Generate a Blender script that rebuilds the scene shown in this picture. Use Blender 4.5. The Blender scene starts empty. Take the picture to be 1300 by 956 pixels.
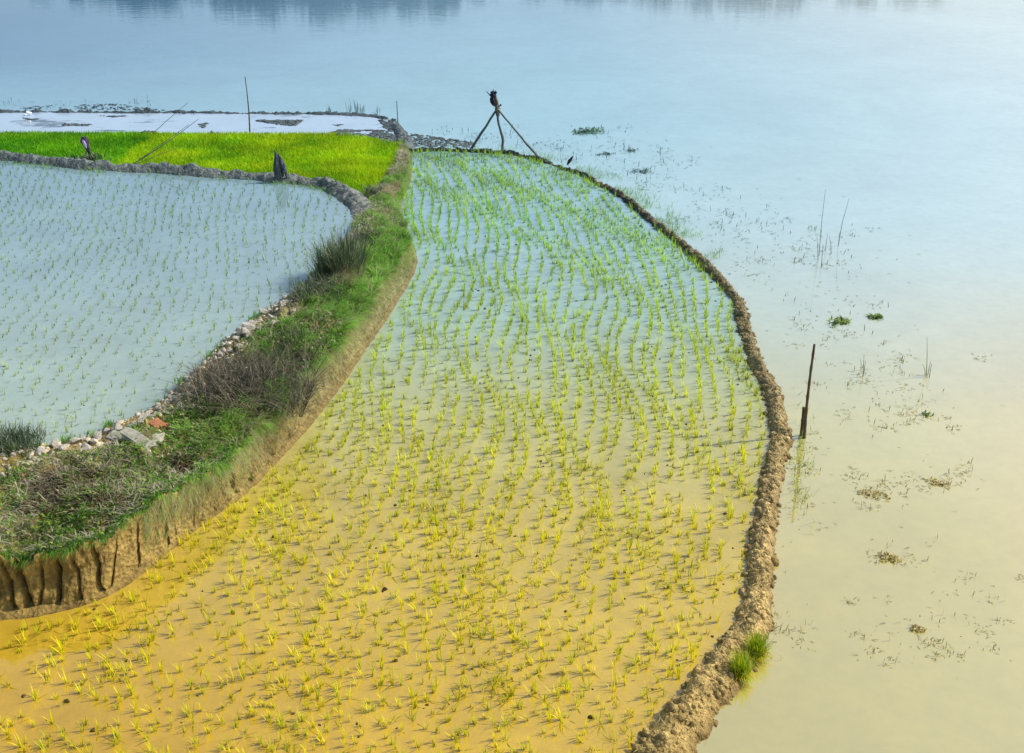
import bpy, bmesh, math, random
import numpy as np
from mathutils import Vector
rng = np.random.default_rng(7); random.seed(7)
R = math.radians
sc = bpy.context.scene
col = sc.collection

# ------------------------------------------------------------------ camera
H = 9.06; F = 1500.0; PITCH = R(26.2)
cam = bpy.data.cameras.new('camera'); camo = bpy.data.objects.new('camera', cam); col.objects.link(camo)
camo.location = (0, 0, H); camo.rotation_euler = (math.pi/2 - PITCH, 0, 0)
cam.sensor_width = 36; cam.lens = F/1300*36; cam.clip_end = 5000; cam.clip_start = .1
sc.camera = camo
cp, sp = math.cos(PITCH), math.sin(PITCH)
def ray(u, v):
    a = (u-650)/F; b = -(v-478)/F
    return np.array([a, cp + b*sp, -sp + b*cp])
def at(u, v, z=0.):                       # survey: ground point at level z
    d = ray(u, v); k = (z-H)/d[2]
    return np.array([d[0]*k, d[1]*k, z])
def atY(u, v, Y):
    d = ray(u, v); k = Y/d[1]
    return np.array([d[0]*k, Y, H+d[2]*k])
def pl(pts, z): return np.array([at(u, v, z if np.isscalar(z) else z[i]) for i, (u, v) in enumerate(pts)])

Z0, ZL, ZN, ZW, ZK = 0.0, .42, .36, .25, -.05   # near paddy, left paddy, nursery, wet field, lake

# ------------------------------------------------------------------ numpy noise
def _h(ix, iy, s):
    n = (ix*374761393 + iy*668265263 + s*974634577) & 0xffffffff
    n = ((n ^ (n >> 13))*1274126177) & 0xffffffff
    return ((n ^ (n >> 16)) & 0xffff)/65535.0
def vnoise(x, y, s=0):
    x = np.asarray(x, float); y = np.asarray(y, float)
    ix = np.floor(x).astype(np.int64); iy = np.floor(y).astype(np.int64)
    fx = x-ix; fy = y-iy; fx = fx*fx*(3-2*fx); fy = fy*fy*(3-2*fy)
    a = _h(ix, iy, s); b = _h(ix+1, iy, s); c = _h(ix, iy+1, s); d = _h(ix+1, iy+1, s)
    return (a*(1-fx)+b*fx)*(1-fy) + (c*(1-fx)+d*fx)*fy
def fbm(x, y, o=4, s=0):
    r = 0; a = .5
    for k in range(o):
        r = r + a*(vnoise(x*2**k+17.3*k, y*2**k-9.1*k, s+k)-.5); a *= .55
    return r

# ------------------------------------------------------------------ mesh helpers
def mkobj(name, V, Fc, mat, parent=None, rnd=None, smooth=False, label=None, cat=None, group=None, kind=None):
    me = bpy.data.meshes.new(name)
    V = np.asarray(V, np.float32)
    if isinstance(Fc, np.ndarray):
        n = Fc.shape[1]
        me.vertices.add(len(V)); me.vertices.foreach_set('co', V.ravel())
        me.loops.add(Fc.size); me.loops.foreach_set('vertex_index', Fc.ravel().astype(np.int32))
        me.polygons.add(len(Fc)); me.polygons.foreach_set('loop_start', np.arange(0, Fc.size, n, dtype=np.int32))
        me.polygons.foreach_set('loop_total', np.full(len(Fc), n, np.int32))
        me.update(calc_edges=True); me.validate()
    else:
        me.from_pydata([tuple(map(float, p)) for p in V], [], [tuple(map(int, f)) for f in Fc]); me.update()
    if rnd is not None and len(rnd) == len(me.vertices):
        at_ = me.attributes.new('rnd', 'FLOAT', 'POINT'); at_.data.foreach_set('value', np.asarray(rnd, np.float32))
    if smooth: me.polygons.foreach_set('use_smooth', np.ones(len(me.polygons), bool))
    me.materials.append(mat)
    o = bpy.data.objects.new(name, me); col.objects.link(o)
    if parent: o.parent = parent
    tag(o, label, cat, group, kind)
    return o
def tag(o, label=None, cat=None, group=None, kind=None):
    if label: o['label'] = label
    if cat: o['category'] = cat
    if group: o['group'] = group
    if kind: o['kind'] = kind
    return o
def thing(name, loc, label, cat, group=None):
    o = bpy.data.objects.new(name, None); col.objects.link(o); o.location = tuple(map(float, loc)); o.empty_display_size = .1
    return tag(o, label, cat, group)
class MB:
    def __init__(s): s.V = []; s.F = []; s.r = []; s.n = 0
    def add(s, V, Fc, r=0.5):
        V = np.asarray(V, float); s.V.append(V)
        s.F.extend([tuple(int(i)+s.n for i in f) for f in Fc]); s.n += len(V)
        s.r.append(np.full(len(V), r) if np.isscalar(r) else r)
    def build(s, name, mat, parent=None, **k):
        return mkobj(name, np.concatenate(s.V), s.F, mat, parent, rnd=np.concatenate(s.r), **k)
def tube(mb, P, rad, n=7, r=.5, wob=0):
    P = np.asarray(P, float); m = len(P); rad = np.full(m, rad) if np.isscalar(rad) else np.asarray(rad)
    V = []; t = np.gradient(P, axis=0); t /= np.linalg.norm(t, axis=1)[:, None]
    ref = np.array([0, 0, 1.]) if abs(t[0][2]) < .9 else np.array([1., 0, 0])
    for i in range(m):
        a = np.cross(t[i], ref); a /= np.linalg.norm(a); b = np.cross(t[i], a)
        for k in range(n):
            th = 2*math.pi*k/n; rr = rad[i]*(1+wob*(random.random()-.5))
            V.append(P[i]+rr*(a*math.cos(th)+b*math.sin(th)))
    Fc = [(i*n+k, i*n+(k+1) % n, (i+1)*n+(k+1) % n, (i+1)*n+k) for i in range(m-1) for k in range(n)]
    Fc += [tuple(range(n))[::-1], tuple((m-1)*n+k for k in range(n))]
    mb.add(V, Fc, r)
_b = bmesh.new(); bmesh.ops.create_icosphere(_b, subdivisions=2, radius=1)
ICO_V = np.array([v.co[:] for v in _b.verts]); ICO_F = [tuple(v.index for v in f.verts) for f in _b.faces]; _b.free()
_b = bmesh.new(); bmesh.ops.create_icosphere(_b, subdivisions=1, radius=1)
IC1_V = np.array([v.co[:] for v in _b.verts]); IC1_F = np.array([tuple(v.index for v in f.verts) for f in _b.faces]); _b.free()
def lump(size, rough=.35, seed=0, V=ICO_V):
    r = np.random.default_rng(seed); k = r.normal(size=(5, 3)); ph = r.random(5)*6
    d = sum(np.sin(V@(k[i]*2.2)+ph[i]) for i in range(5))/5
    ang = V.copy()
    for _ in range(7):                              # planar cuts make it angular
        nrm = r.normal(size=3); nrm /= np.linalg.norm(nrm); h = .38+.34*r.random()
        s = ang@nrm; ang = ang - np.clip(s-h, 0, None)[:, None]*nrm
    return ang*(1+rough*d)[:, None]*np.asarray(size)
def lumps(P, S, seed=0):                            # many clods as one array
    r = np.random.default_rng(seed); n = len(P); V = np.repeat(IC1_V[None], n, 0)
    V = V*(.7+.6*r.random((n, len(IC1_V), 1)))
    sc3 = S[:, None]*(.6+.8*r.random((n, 3))); V = V*sc3[:, None, :]
    a = r.random(n)*6.28; c, s = np.cos(a), np.sin(a)
    x = V[..., 0]*c[:, None]-V[..., 1]*s[:, None]; y = V[..., 0]*s[:, None]+V[..., 1]*c[:, None]
    V = np.stack([x, y, V[..., 2]], -1)+P[:, None, :]
    Fc = IC1_F[None]+(np.arange(n)*len(IC1_V))[:, None, None]
    return V.reshape(-1, 3), Fc.reshape(-1, 3), np.repeat(r.random(n), len(IC1_V))
TS = np.array([0, .35, .7, 1.]); WS = np.array([.75, 1., .7, .1])
def blades(P, ang, h, lean, w, droop, seed=0, rnd=None):
    """many grass blades: root P, azimuth ang, length h, lean 0..1.5, width w, droop 0..1 -> V, F, rnd"""
    r = np.random.default_rng(seed); n = len(P)
    b = lambda a: np.full(n, a, float) if np.isscalar(a) else np.asarray(a, float)
    ang, h, lean, w, droop = map(b, (ang, h, lean, w, droop))
    d = np.stack([np.cos(ang), np.sin(ang), 0*ang], 1)
    sa = ang+math.pi/2+r.normal(size=n)*.5; sd = np.stack([np.cos(sa), np.sin(sa), 0*sa], 1)
    nl = np.sqrt(1+lean**2)
    V = np.empty((n, 4, 2, 3))
    for k, t in enumerate(TS):
        c = P + d*(h*lean/nl*t*(.6+.4*t))[:, None]
        c[:, 2] = P[:, 2] + h/nl*(t - droop*t**2.2)
        o = sd*(w*WS[k]*.5)[:, None]
        V[:, k, 0] = c-o; V[:, k, 1] = c+o
    q = np.array([[0, 1, 3, 2], [2, 3, 5, 4], [4, 5, 7, 6]])
    Fc = (q[None]+(np.arange(n)*8)[:, None, None]).reshape(-1, 4)
    rr = r.random(n) if rnd is None else rnd
    return V.reshape(-1, 3), Fc, np.repeat(rr, 8)
def cat_m(parts):
    V = []; Fc = []; r = []; n = 0
    for v, f, q in parts:
        V.append(v); Fc.append(f+n); r.append(q); n += len(v)
    return np.concatenate(V), np.concatenate(Fc), np.concatenate(r)
def resample(P, n, smooth=0):
    P = np.asarray(P, float); s = np.r_[0, np.cumsum(np.linalg.norm(np.diff(P, axis=0), axis=1))]
    q = np.linspace(0, s[-1], n); o = np.stack([np.interp(q, s, P[:, k]) for k in range(P.shape[1])], 1)
    if smooth:
        ker = np.hanning(2*smooth+3)[1:-1]; ker /= ker.sum()
        pad = np.concatenate([2*o[:1]-o[smooth:0:-1], o, 2*o[-1:]-o[-2:-smooth-2:-1]])
        o = np.stack([np.convolve(pad[:, k], ker, 'valid') for k in range(o.shape[1])], 1)
    return o
def inside(P, poly):
    x, y = P[:, 0], P[:, 1]; r = np.zeros(len(P), bool); j = len(poly)-1
    for i in range(len(poly)):
        xi, yi = poly[i][:2]; xj, yj = poly[j][:2]
        if yi != yj: r ^= ((yi > y) != (yj > y)) & (x < (xj-xi)*(y-yi)/(yj-yi)+xi)
        j = i
    return r
def project(P):
    d = P-np.array([0, 0, H]); z = d[:, 1]*cp-d[:, 2]*sp; yv = d[:, 1]*sp+d[:, 2]*cp
    return 650+F*d[:, 0]/z, 478-F*yv/z

# ------------------------------------------------------------------ materials
def srgb(r, g, b, k=1.):
    f = lambda c: (c/255/12.92 if c/255 <= .04045 else ((c/255+.055)/1.055)**2.4)*k
    return (f(r), f(g), f(b), 1)
class NT:
    def __init__(s, name):
        s.m = bpy.data.materials.new(name); s.m.use_nodes = True; s.t = s.m.node_tree; s.t.nodes.clear()
        s.out = s.n('ShaderNodeOutputMaterial')
    def n(s, typ, **k):
        nd = s.t.nodes.new(typ)
        for a, b in k.items(): setattr(nd, a, b)
        return nd
    def l(s, a, b): s.t.links.new(a, b)
    def pos(s):
        g = s.n('ShaderNodeNewGeometry'); x = s.n('ShaderNodeSeparateXYZ'); s.l(g.outputs['Position'], x.inputs[0])
        return g.outputs['Position'], x.outputs
    def ramp(s, fac, stops, interp='LINEAR'):
        c = s.n('ShaderNodeValToRGB'); c.color_ramp.interpolation = interp; e = c.color_ramp.elements
        while len(e) < len(stops): e.new(.5)
        for k, (p, cc) in enumerate(stops): e[k].position = p; e[k].color = cc if len(cc) == 4 else (*cc, 1)
        s.l(fac, c.inputs[0]); return c.outputs[0]
    def rng(s, val, a, b, c=0., d=1.):
        m = s.n('ShaderNodeMapRange'); s.l(val, m.inputs[0])
        for i, v in enumerate((a, b, c, d)): m.inputs[i+1].default_value = v
        return m.outputs[0]
    def noise(s, vec, scale, detail=4, rough=.6, stretch=None, dist=0):
        if stretch:
            mp = s.n('ShaderNodeMapping'); mp.inputs['Scale'].default_value = stretch; s.l(vec, mp.inputs[0]); vec = mp.outputs[0]
        t = s.n('ShaderNodeTexNoise'); s.l(vec, t.inputs['Vector']); t.inputs['Scale'].default_value = scale
        t.inputs['Detail'].default_value = detail; t.inputs['Roughness'].default_value = rough; t.inputs['Distortion'].default_value = dist
        return t.outputs[0]
    def mix(s, fac, a, b, mode='MIX'):
        m = s.n('ShaderNodeMix', data_type='RGBA', blend_type=mode)
        for v, i in ((fac, 0), (a, 6), (b, 7)):
            if hasattr(v, 'is_linked'): s.l(v, m.inputs[i])
            else: m.inputs[i].default_value = v
        return m.outputs[2]
    def math(s, op, a, b=0.):
        m = s.n('ShaderNodeMath', operation=op)
        for i, v in enumerate((a, b)):
            if hasattr(v, 'is_linked'): s.l(v, m.inputs[i])
            else: m.inputs[i].default_value = v
        return m.outputs[0]
    def bump(s, h, dist, strength=1.):
        b = s.n('ShaderNodeBump'); s.l(h, b.inputs['Height']); b.inputs['Distance'].default_value = dist
        b.inputs['Strength'].default_value = strength; return b.outputs[0]
    def attr(s, name='rnd'): return s.n('ShaderNodeAttribute', attribute_name=name).outputs['Fac']

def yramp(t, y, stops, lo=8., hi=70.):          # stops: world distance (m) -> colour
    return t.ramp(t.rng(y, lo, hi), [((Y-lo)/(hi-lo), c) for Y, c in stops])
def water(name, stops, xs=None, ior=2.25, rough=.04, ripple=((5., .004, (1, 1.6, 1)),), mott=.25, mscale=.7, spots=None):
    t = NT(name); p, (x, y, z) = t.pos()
    c = yramp(t, y, stops)  # mud tone nearby; farther off, blue sky reflection is put into the body colour
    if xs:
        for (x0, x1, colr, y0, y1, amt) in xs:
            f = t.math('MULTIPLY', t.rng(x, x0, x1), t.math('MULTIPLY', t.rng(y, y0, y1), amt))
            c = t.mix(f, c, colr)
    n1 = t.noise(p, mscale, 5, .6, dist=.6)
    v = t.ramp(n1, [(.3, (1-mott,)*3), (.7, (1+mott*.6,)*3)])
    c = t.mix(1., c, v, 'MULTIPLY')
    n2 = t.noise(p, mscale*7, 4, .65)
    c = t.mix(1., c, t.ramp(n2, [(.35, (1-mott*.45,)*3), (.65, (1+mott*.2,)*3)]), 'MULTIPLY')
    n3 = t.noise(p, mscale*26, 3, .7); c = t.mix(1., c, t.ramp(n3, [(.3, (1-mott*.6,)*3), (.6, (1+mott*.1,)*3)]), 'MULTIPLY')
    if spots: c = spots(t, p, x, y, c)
    nb = None
    for (s, d, st, *yr) in ripple:
        b = t.n('ShaderNodeBump'); t.l(t.noise(p, s, 3, .5, st), b.inputs['Height']); b.inputs['Distance'].default_value = d
        if yr: t.l(t.rng(y, yr[0], yr[1], yr[2], 1.), b.inputs['Strength'])
        if nb: t.l(nb, b.inputs['Normal'])
        nb = b.outputs[0]
    df = t.n('ShaderNodeBsdfDiffuse'); t.l(c, df.inputs[0])
    gl = t.n('ShaderNodeBsdfGlossy'); gl.inputs['Roughness'].default_value = rough; gl.inputs[0].default_value = (1, 1, 1, 1); t.l(nb, gl.inputs['Normal'])
    fr = t.n('ShaderNodeFresnel'); fr.inputs[0].default_value = ior; t.l(nb, fr.inputs['Normal'])
    mx = t.n('ShaderNodeMixShader'); t.l(fr.outputs[0], mx.inputs[0]); t.l(df.outputs[0], mx.inputs[1]); t.l(gl.outputs[0], mx.inputs[2])
    t.l(mx.outputs[0], t.out.inputs[0]); return t.m
def leafmat(name, ramp_stops, ynear=None, trans=.35, rough=.6, foot=None):
    """rnd attribute -> colour; ynear=(ramp, y0, y1): a second palette nearer the viewer's shore"""
    t = NT(name); p, (x, y, z) = t.pos(); a = t.attr()
    c = t.ramp(a, ramp_stops)
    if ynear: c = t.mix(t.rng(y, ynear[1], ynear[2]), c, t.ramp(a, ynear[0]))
    n = t.noise(p, .8, 3); c = t.mix(1., c, t.ramp(n, [(.3, (.75,)*3), (.7, (1.2,)*3)]), 'MULTIPLY')
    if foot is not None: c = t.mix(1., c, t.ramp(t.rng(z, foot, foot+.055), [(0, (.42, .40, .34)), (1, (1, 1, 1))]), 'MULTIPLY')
    df = t.n('ShaderNodeBsdfPrincipled'); t.l(c, df.inputs['Base Color']); df.inputs['Roughness'].default_value = rough
    df.inputs['Specular IOR Level'].default_value = .25
    tr = t.n('ShaderNodeBsdfTranslucent'); t.l(c, tr.inputs[0])
    mx = t.n('ShaderNodeMixShader'); mx.inputs[0].default_value = trans; t.l(df.outputs[0], mx.inputs[1]); t.l(tr.outputs[0], mx.inputs[2])
    t.l(mx.outputs[0], t.out.inputs[0]); return t.m
def earth(name, stops, scale=6., bumpd=.03, wet=None, mossy=None, rough=.9):
    t = NT(name); p, (x, y, z) = t.pos()
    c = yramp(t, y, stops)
    n = t.noise(p, scale, 8, .7)
    c = t.mix(1., c, t.ramp(n, [(.3, (.5, .48, .45)), (.5, (1, 1, 1)), (.72, (1.35, 1.33, 1.28))]), 'MULTIPLY')
    n3 = t.noise(p, scale*.25, 4, .6)
    c = t.mix(1., c, t.ramp(n3, [(.35, (.72,)*3), (.65, (1.15,)*3)]), 'MULTIPLY')
    if mossy:
        f = t.ramp(t.noise(p, 1.6, 5, .65), [(mossy[1], (0, 0, 0)), (mossy[1]+.12, (1, 1, 1))])
        c = t.mix(f, c, mossy[0])
    if wet:                                       # damp dark foot just above the water line
        c = t.mix(t.rng(z, wet[0], wet[1], .6, 0.), c, wet[2])
    b = t.n('ShaderNodeBsdfPrincipled'); t.l(c, b.inputs['Base Color']); b.inputs['Roughness'].default_value = rough
    b.inputs['Specular IOR Level'].default_value = .2
    vo = t.n('ShaderNodeTexVoronoi'); t.l(p, vo.inputs['Vector']); vo.inputs['Scale'].default_value = scale*2.5
    hh = t.math('ADD', t.math('MULTIPLY', vo.outputs['Distance'], .5), n)
    t.l(t.bump(hh, bumpd), b.inputs['Normal'])
    t.l(b.outputs[0], t.out.inputs[0]); return t.m
def plain(name, c1, c2, scale=20., rough=.8, bumpd=.003, stretch=None):
    t = NT(name); tc = t.n('ShaderNodeTexCoord'); n = t.noise(tc.outputs['Object'], scale, 5, .65, stretch)
    b = t.n('ShaderNodeBsdfPrincipled'); t.l(t.ramp(n, [(.3, c1), (.7, c2)]), b.inputs['Base Color']); b.inputs['Roughness'].default_value = rough
    b.inputs['Specular IOR Level'].default_value = .25
    t.l(t.bump(n, bumpd), b.inputs['Normal']); t.l(b.outputs[0], t.out.inputs[0]); return t.m

KL, KP, KF = .86, .77, .70
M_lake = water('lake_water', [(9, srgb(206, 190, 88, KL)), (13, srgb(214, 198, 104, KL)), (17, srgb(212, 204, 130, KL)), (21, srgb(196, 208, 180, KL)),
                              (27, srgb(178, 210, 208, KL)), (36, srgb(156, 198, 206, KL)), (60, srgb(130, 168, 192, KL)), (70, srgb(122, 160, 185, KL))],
               xs=[(2., 22., srgb(228, 234, 222, KL), 14, 24, .7), (-2, -22, srgb(85, 128, 162, KL), 30, 48, .95), (6, 11, srgb(244, 212, 146, KL), 24, 14, .9)],  # paler towards the right: sky glare and haze put into the body colour
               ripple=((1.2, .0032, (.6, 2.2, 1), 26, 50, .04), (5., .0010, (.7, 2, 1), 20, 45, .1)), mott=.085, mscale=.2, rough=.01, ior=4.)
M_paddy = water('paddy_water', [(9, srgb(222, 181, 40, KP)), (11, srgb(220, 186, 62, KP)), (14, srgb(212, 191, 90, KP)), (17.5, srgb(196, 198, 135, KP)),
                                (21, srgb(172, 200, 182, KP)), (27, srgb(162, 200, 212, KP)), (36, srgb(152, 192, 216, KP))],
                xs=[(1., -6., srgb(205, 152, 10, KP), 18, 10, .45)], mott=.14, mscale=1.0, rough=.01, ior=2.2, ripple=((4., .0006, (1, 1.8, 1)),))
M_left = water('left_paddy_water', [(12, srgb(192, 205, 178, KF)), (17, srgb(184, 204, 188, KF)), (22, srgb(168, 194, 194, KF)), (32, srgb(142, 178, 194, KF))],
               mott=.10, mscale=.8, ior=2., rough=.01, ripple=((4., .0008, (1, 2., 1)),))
def mudspots(t, p, x, y, c):
    f = t.ramp(t.noise(p, 1.1, 6, .7, (.35, 1.2, 1)), [(.60, (0, 0, 0)), (.64, (1, 1, 1))])
    return t.mix(f, c, (.10, .14, .17, 1))
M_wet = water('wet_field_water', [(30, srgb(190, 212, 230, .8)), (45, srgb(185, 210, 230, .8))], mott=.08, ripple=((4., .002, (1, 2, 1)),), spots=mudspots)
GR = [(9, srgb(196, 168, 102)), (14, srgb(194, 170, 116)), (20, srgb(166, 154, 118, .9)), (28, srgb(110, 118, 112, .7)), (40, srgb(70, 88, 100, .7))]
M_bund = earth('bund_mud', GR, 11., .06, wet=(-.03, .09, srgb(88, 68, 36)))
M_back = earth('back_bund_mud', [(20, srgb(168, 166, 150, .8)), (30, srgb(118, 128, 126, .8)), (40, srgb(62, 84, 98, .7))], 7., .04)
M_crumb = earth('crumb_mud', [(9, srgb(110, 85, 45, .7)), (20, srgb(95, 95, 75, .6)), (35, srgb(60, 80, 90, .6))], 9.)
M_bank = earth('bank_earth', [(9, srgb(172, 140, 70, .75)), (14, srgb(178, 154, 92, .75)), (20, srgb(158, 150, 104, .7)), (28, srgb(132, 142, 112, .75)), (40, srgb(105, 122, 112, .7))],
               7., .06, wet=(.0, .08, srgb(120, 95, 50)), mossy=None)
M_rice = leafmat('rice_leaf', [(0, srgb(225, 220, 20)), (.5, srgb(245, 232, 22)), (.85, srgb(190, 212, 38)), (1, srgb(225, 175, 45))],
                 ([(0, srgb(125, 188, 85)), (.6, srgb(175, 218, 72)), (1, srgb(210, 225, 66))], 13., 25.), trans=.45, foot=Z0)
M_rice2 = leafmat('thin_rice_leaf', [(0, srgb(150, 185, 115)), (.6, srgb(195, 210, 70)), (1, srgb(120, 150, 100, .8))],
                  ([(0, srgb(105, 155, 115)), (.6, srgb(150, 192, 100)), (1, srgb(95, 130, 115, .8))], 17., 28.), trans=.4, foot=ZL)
M_nur1 = leafmat('nursery_leaf_green', [(0, srgb(70, 150, 18, .9)), (.5, srgb(118, 190, 16, .95)), (1, srgb(155, 208, 25, .95))], trans=.4)
M_nur2 = leafmat('nursery_leaf_yellow', [(0, srgb(120, 180, 12)), (.5, srgb(168, 208, 8)), (1, srgb(196, 218, 20))], trans=.4)
M_nurb = plain('nursery_bed', srgb(60, 120, 10, .7), srgb(110, 170, 10, .7), 3)
M_grass = leafmat('bank_grass', [(0, srgb(62, 95, 42, .9)), (.3, srgb(120, 165, 62)), (.58, srgb(145, 212, 75)), (.74, srgb(165, 168, 105, .9)), (1, srgb(196, 188, 150, .9))], trans=.5)
M_straw = leafmat('straw', [(0, srgb(88, 78, 62, .8)), (.5, srgb(150, 138, 112, .85)), (1, srgb(205, 196, 168, .9))], trans=.15)
M_bstraw = leafmat('bund_straw', [(0, srgb(80, 62, 30, .7)), (.5, srgb(165, 140, 75, .85)), (1, srgb(215, 195, 125, .9))], trans=.15)
M_herb = leafmat('bank_herb', [(0, srgb(52, 85, 38, .8)), (.45, srgb(105, 145, 50, .9)), (.75, srgb(165, 190, 60, .9)), (.85, srgb(165, 150, 100, .9)), (1, srgb(190, 172, 135, .9))], trans=.3)
M_twig = leafmat('dry_twig', [(0, srgb(34, 34, 28, .8)), (.5, srgb(70, 66, 52, .8)), (.85, srgb(165, 152, 128, .85)), (1, srgb(85, 105, 60, .8))], trans=.05)
M_deadleaf = leafmat('dead_leaf', [(0, srgb(48, 38, 28, .8)), (.5, srgb(98, 78, 54, .8)), (1, srgb(180, 160, 125, .8))], trans=.08)
M_tuss = leafmat('tussock_leaf', [(0, srgb(42, 62, 48, .8)), (.5, srgb(85, 112, 72, .8)), (.8, srgb(130, 145, 105, .9)), (1, srgb(165, 160, 130, .9))], trans=.25)
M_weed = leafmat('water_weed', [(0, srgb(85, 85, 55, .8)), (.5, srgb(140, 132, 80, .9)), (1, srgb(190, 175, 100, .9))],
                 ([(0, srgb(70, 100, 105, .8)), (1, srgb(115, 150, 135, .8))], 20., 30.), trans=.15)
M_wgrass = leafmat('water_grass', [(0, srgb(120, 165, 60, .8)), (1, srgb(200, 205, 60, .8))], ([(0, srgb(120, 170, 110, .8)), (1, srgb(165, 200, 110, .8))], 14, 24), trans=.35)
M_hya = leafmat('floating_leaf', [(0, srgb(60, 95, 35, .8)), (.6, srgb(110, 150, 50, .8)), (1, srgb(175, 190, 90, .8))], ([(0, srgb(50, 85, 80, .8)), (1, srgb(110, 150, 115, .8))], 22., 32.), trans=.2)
M_hyab = leafmat('withered_leaf', [(0, srgb(110, 92, 48, .8)), (.5, srgb(175, 158, 85, .9)), (1, srgb(222, 208, 140, .9))], trans=.3)
M_wood = plain('bamboo_weathered', srgb(62, 50, 36), srgb(112, 94, 66), 6, .8, .004, (1, 1, .15))
M_wood2 = plain('pole_grey', srgb(60, 66, 70), srgb(110, 115, 115), 6, .8, .004, (1, 1, .15))
M_dark = plain('dark_rag', srgb(12, 18, 28), srgb(38, 48, 62), 9, .85, .01)
M_stump = plain('stump_wood', srgb(32, 42, 54), srgb(105, 112, 118), 7, .85, .02, (1, 1, .15))
M_purple = plain('purple_rag', srgb(45, 32, 62), srgb(95, 75, 115), 6, .85, .01)
M_lilac = plain('lilac_rag', srgb(190, 170, 205), srgb(215, 200, 225), 8, .85, .01)
M_stone = plain('rubble', srgb(150, 142, 125), srgb(205, 200, 185), 9, .95, .02)
M_brick = plain('brick_clay', srgb(170, 100, 65), srgb(205, 145, 105), 12, .95, .01)
M_slab = plain('pale_slab', srgb(140, 136, 116), srgb(188, 184, 165), 8, .9, .01)
M_white = plain('white_plastic', srgb(225, 228, 230), srgb(245, 246, 248), 8, .6, .01)
M_bird = plain('bird_feather', srgb(14, 22, 32), srgb(35, 48, 60), 20, .6, .003)
M_bark = plain('tree_bark', srgb(70, 60, 48), srgb(105, 92, 75), 3, .9, .03)
M_crown = leafmat('tree_leaf', [(0, srgb(28, 62, 52, .7)), (.6, srgb(48, 85, 62, .7)), (1, srgb(70, 110, 70, .7))], trans=.2)
M_shore = earth('shore_soil', [(60, srgb(90, 105, 75, .7)), (70, srgb(90, 105, 75, .7))], 1.)
M_tie = plain('straw_tie', srgb(150, 130, 70), srgb(190, 170, 100), 20)

# ------------------------------------------------------------------ survey lines
BANK = [  # left water edge, top of cut, foot of cut (photo survey)
 ((-420, 650), (-420, 745), (-420, 812)), ((-200, 615), (-200, 725), (-200, 802)), ((0, 578), (0, 712), (0, 792)), ((60, 565), (75, 706), (75, 779)), ((110, 555), (130, 690), (130, 762)),
 ((150, 537), (180, 655), (180, 732)), ((200, 512), (240, 615), (245, 676)), ((245, 472), (300, 575), (312, 628)), ((295, 424), (352, 520), (372, 568)),
 ((340, 392), (402, 462), (422, 508)), ((395, 352), (452, 405), (472, 437)), ((425, 322), (486, 362), (506, 384)), ((443, 297), (512, 322), (529, 342)),
 ((452, 276), (517, 300), (529, 318)), ((474, 250), (503, 268), (514, 282)), ((486, 233), (504, 248), (511, 256)), ((503, 212), (515, 222), (522, 230)),
 ((506, 195), (518, 200), (524, 205)), ((506, 180), (515, 186), (520, 190))]
zT = [.72, .72, .70, .70, .70, .70, .68, .64, .60, .56, .52, .50, .46, .44, .40, .38, .36, .34, .30]
zLs = [ZL]*14+[ZN]*5
NB = 2000
def dense(k, zz):
    P = np.array([at(*b[k], zz[i]) for i, b in enumerate(BANK)])
    q = np.linspace(0, len(P)-1, NB)
    # Catmull-Rom through the survey points
    i = np.clip(q.astype(int), 0, len(P)-2); t = (q-i)[:, None]
    g = lambda j: P[np.clip(j, 0, len(P)-1)]
    p0, p1, p2, p3 = g(i-1), g(i), g(i+1), g(i+2)
    return .5*((2*p1)+(-p0+p2)*t+(2*p0-5*p1+4*p2-p3)*t*t+(-p0+3*p1-3*p2+p3)*t**3)
BL, BT, BR = dense(0, zLs), dense(1, zT), dense(2, [Z0]*len(BANK))
OUT = [(512, 190), (560, 189), (600, 190), (650, 193), (690, 203), (740, 220), (790, 247), (830, 280), (870, 312), (908, 345), (938, 380), (947, 418), (962, 460), (984, 500), (992, 545), (981, 600),
       (974, 650), (966, 700), (963, 750), (958, 790), (930, 832), (898, 866), (865, 910), (830, 970), (790, 1060)]
OUTC = resample(pl(OUT, .05), 1300, 14)
OW = np.interp(OUTC[:, 1], [8, 10.5, 12, 15, 18, 22, 27, 33, 36], [.29, .27, .205, .16, .165, .115, .09, .08, .10])   # half width
FARB = [(-420, 136), (0, 141), (200, 142), (440, 144), (480, 147), (500, 153), (510, 166), (515, 184)]
BACKB = [(-420, 172), (-200, 186), (0, 200), (60, 207), (110, 212), (200, 217), (300, 224), (370, 229), (415, 236), (445, 250), (464, 268), (474, 290), (470, 312)]
MIDB = [(-420, 164), (0, 170), (200, 170), (440, 171), (505, 182)]

# ------------------------------------------------------------------ setting
def sheet(name, poly, z, mat, label=None):
    bm = bmesh.new(); vs = [bm.verts.new((p[0], p[1], z)) for p in poly]; bm.faces.new(vs); bmesh.ops.triangulate(bm, faces=bm.faces[:])
    bmesh.ops.recalc_face_normals(bm, faces=bm.faces[:])
    me = bpy.data.meshes.new(name); bm.to_mesh(me); bm.free()
    if me.polygons[0].normal.z < 0: me.flip_normals()
    me.materials.append(mat); o = bpy.data.objects.new(name, me); col.objects.link(o)
    return tag(o, kind='structure', label=label)
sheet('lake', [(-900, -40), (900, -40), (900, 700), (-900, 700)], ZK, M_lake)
sub = slice(0, NB, 12)
mid_b = lambda a, b, k: a*(1-k)+b*k
padpoly = list(mid_b(BT, BR, .6)[sub]) + list(OUTC[::12]) + [np.array([2., 5, 0]), np.array([-14., 5, 0])]
sheet('paddy_water', padpoly, Z0, M_paddy)
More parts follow.
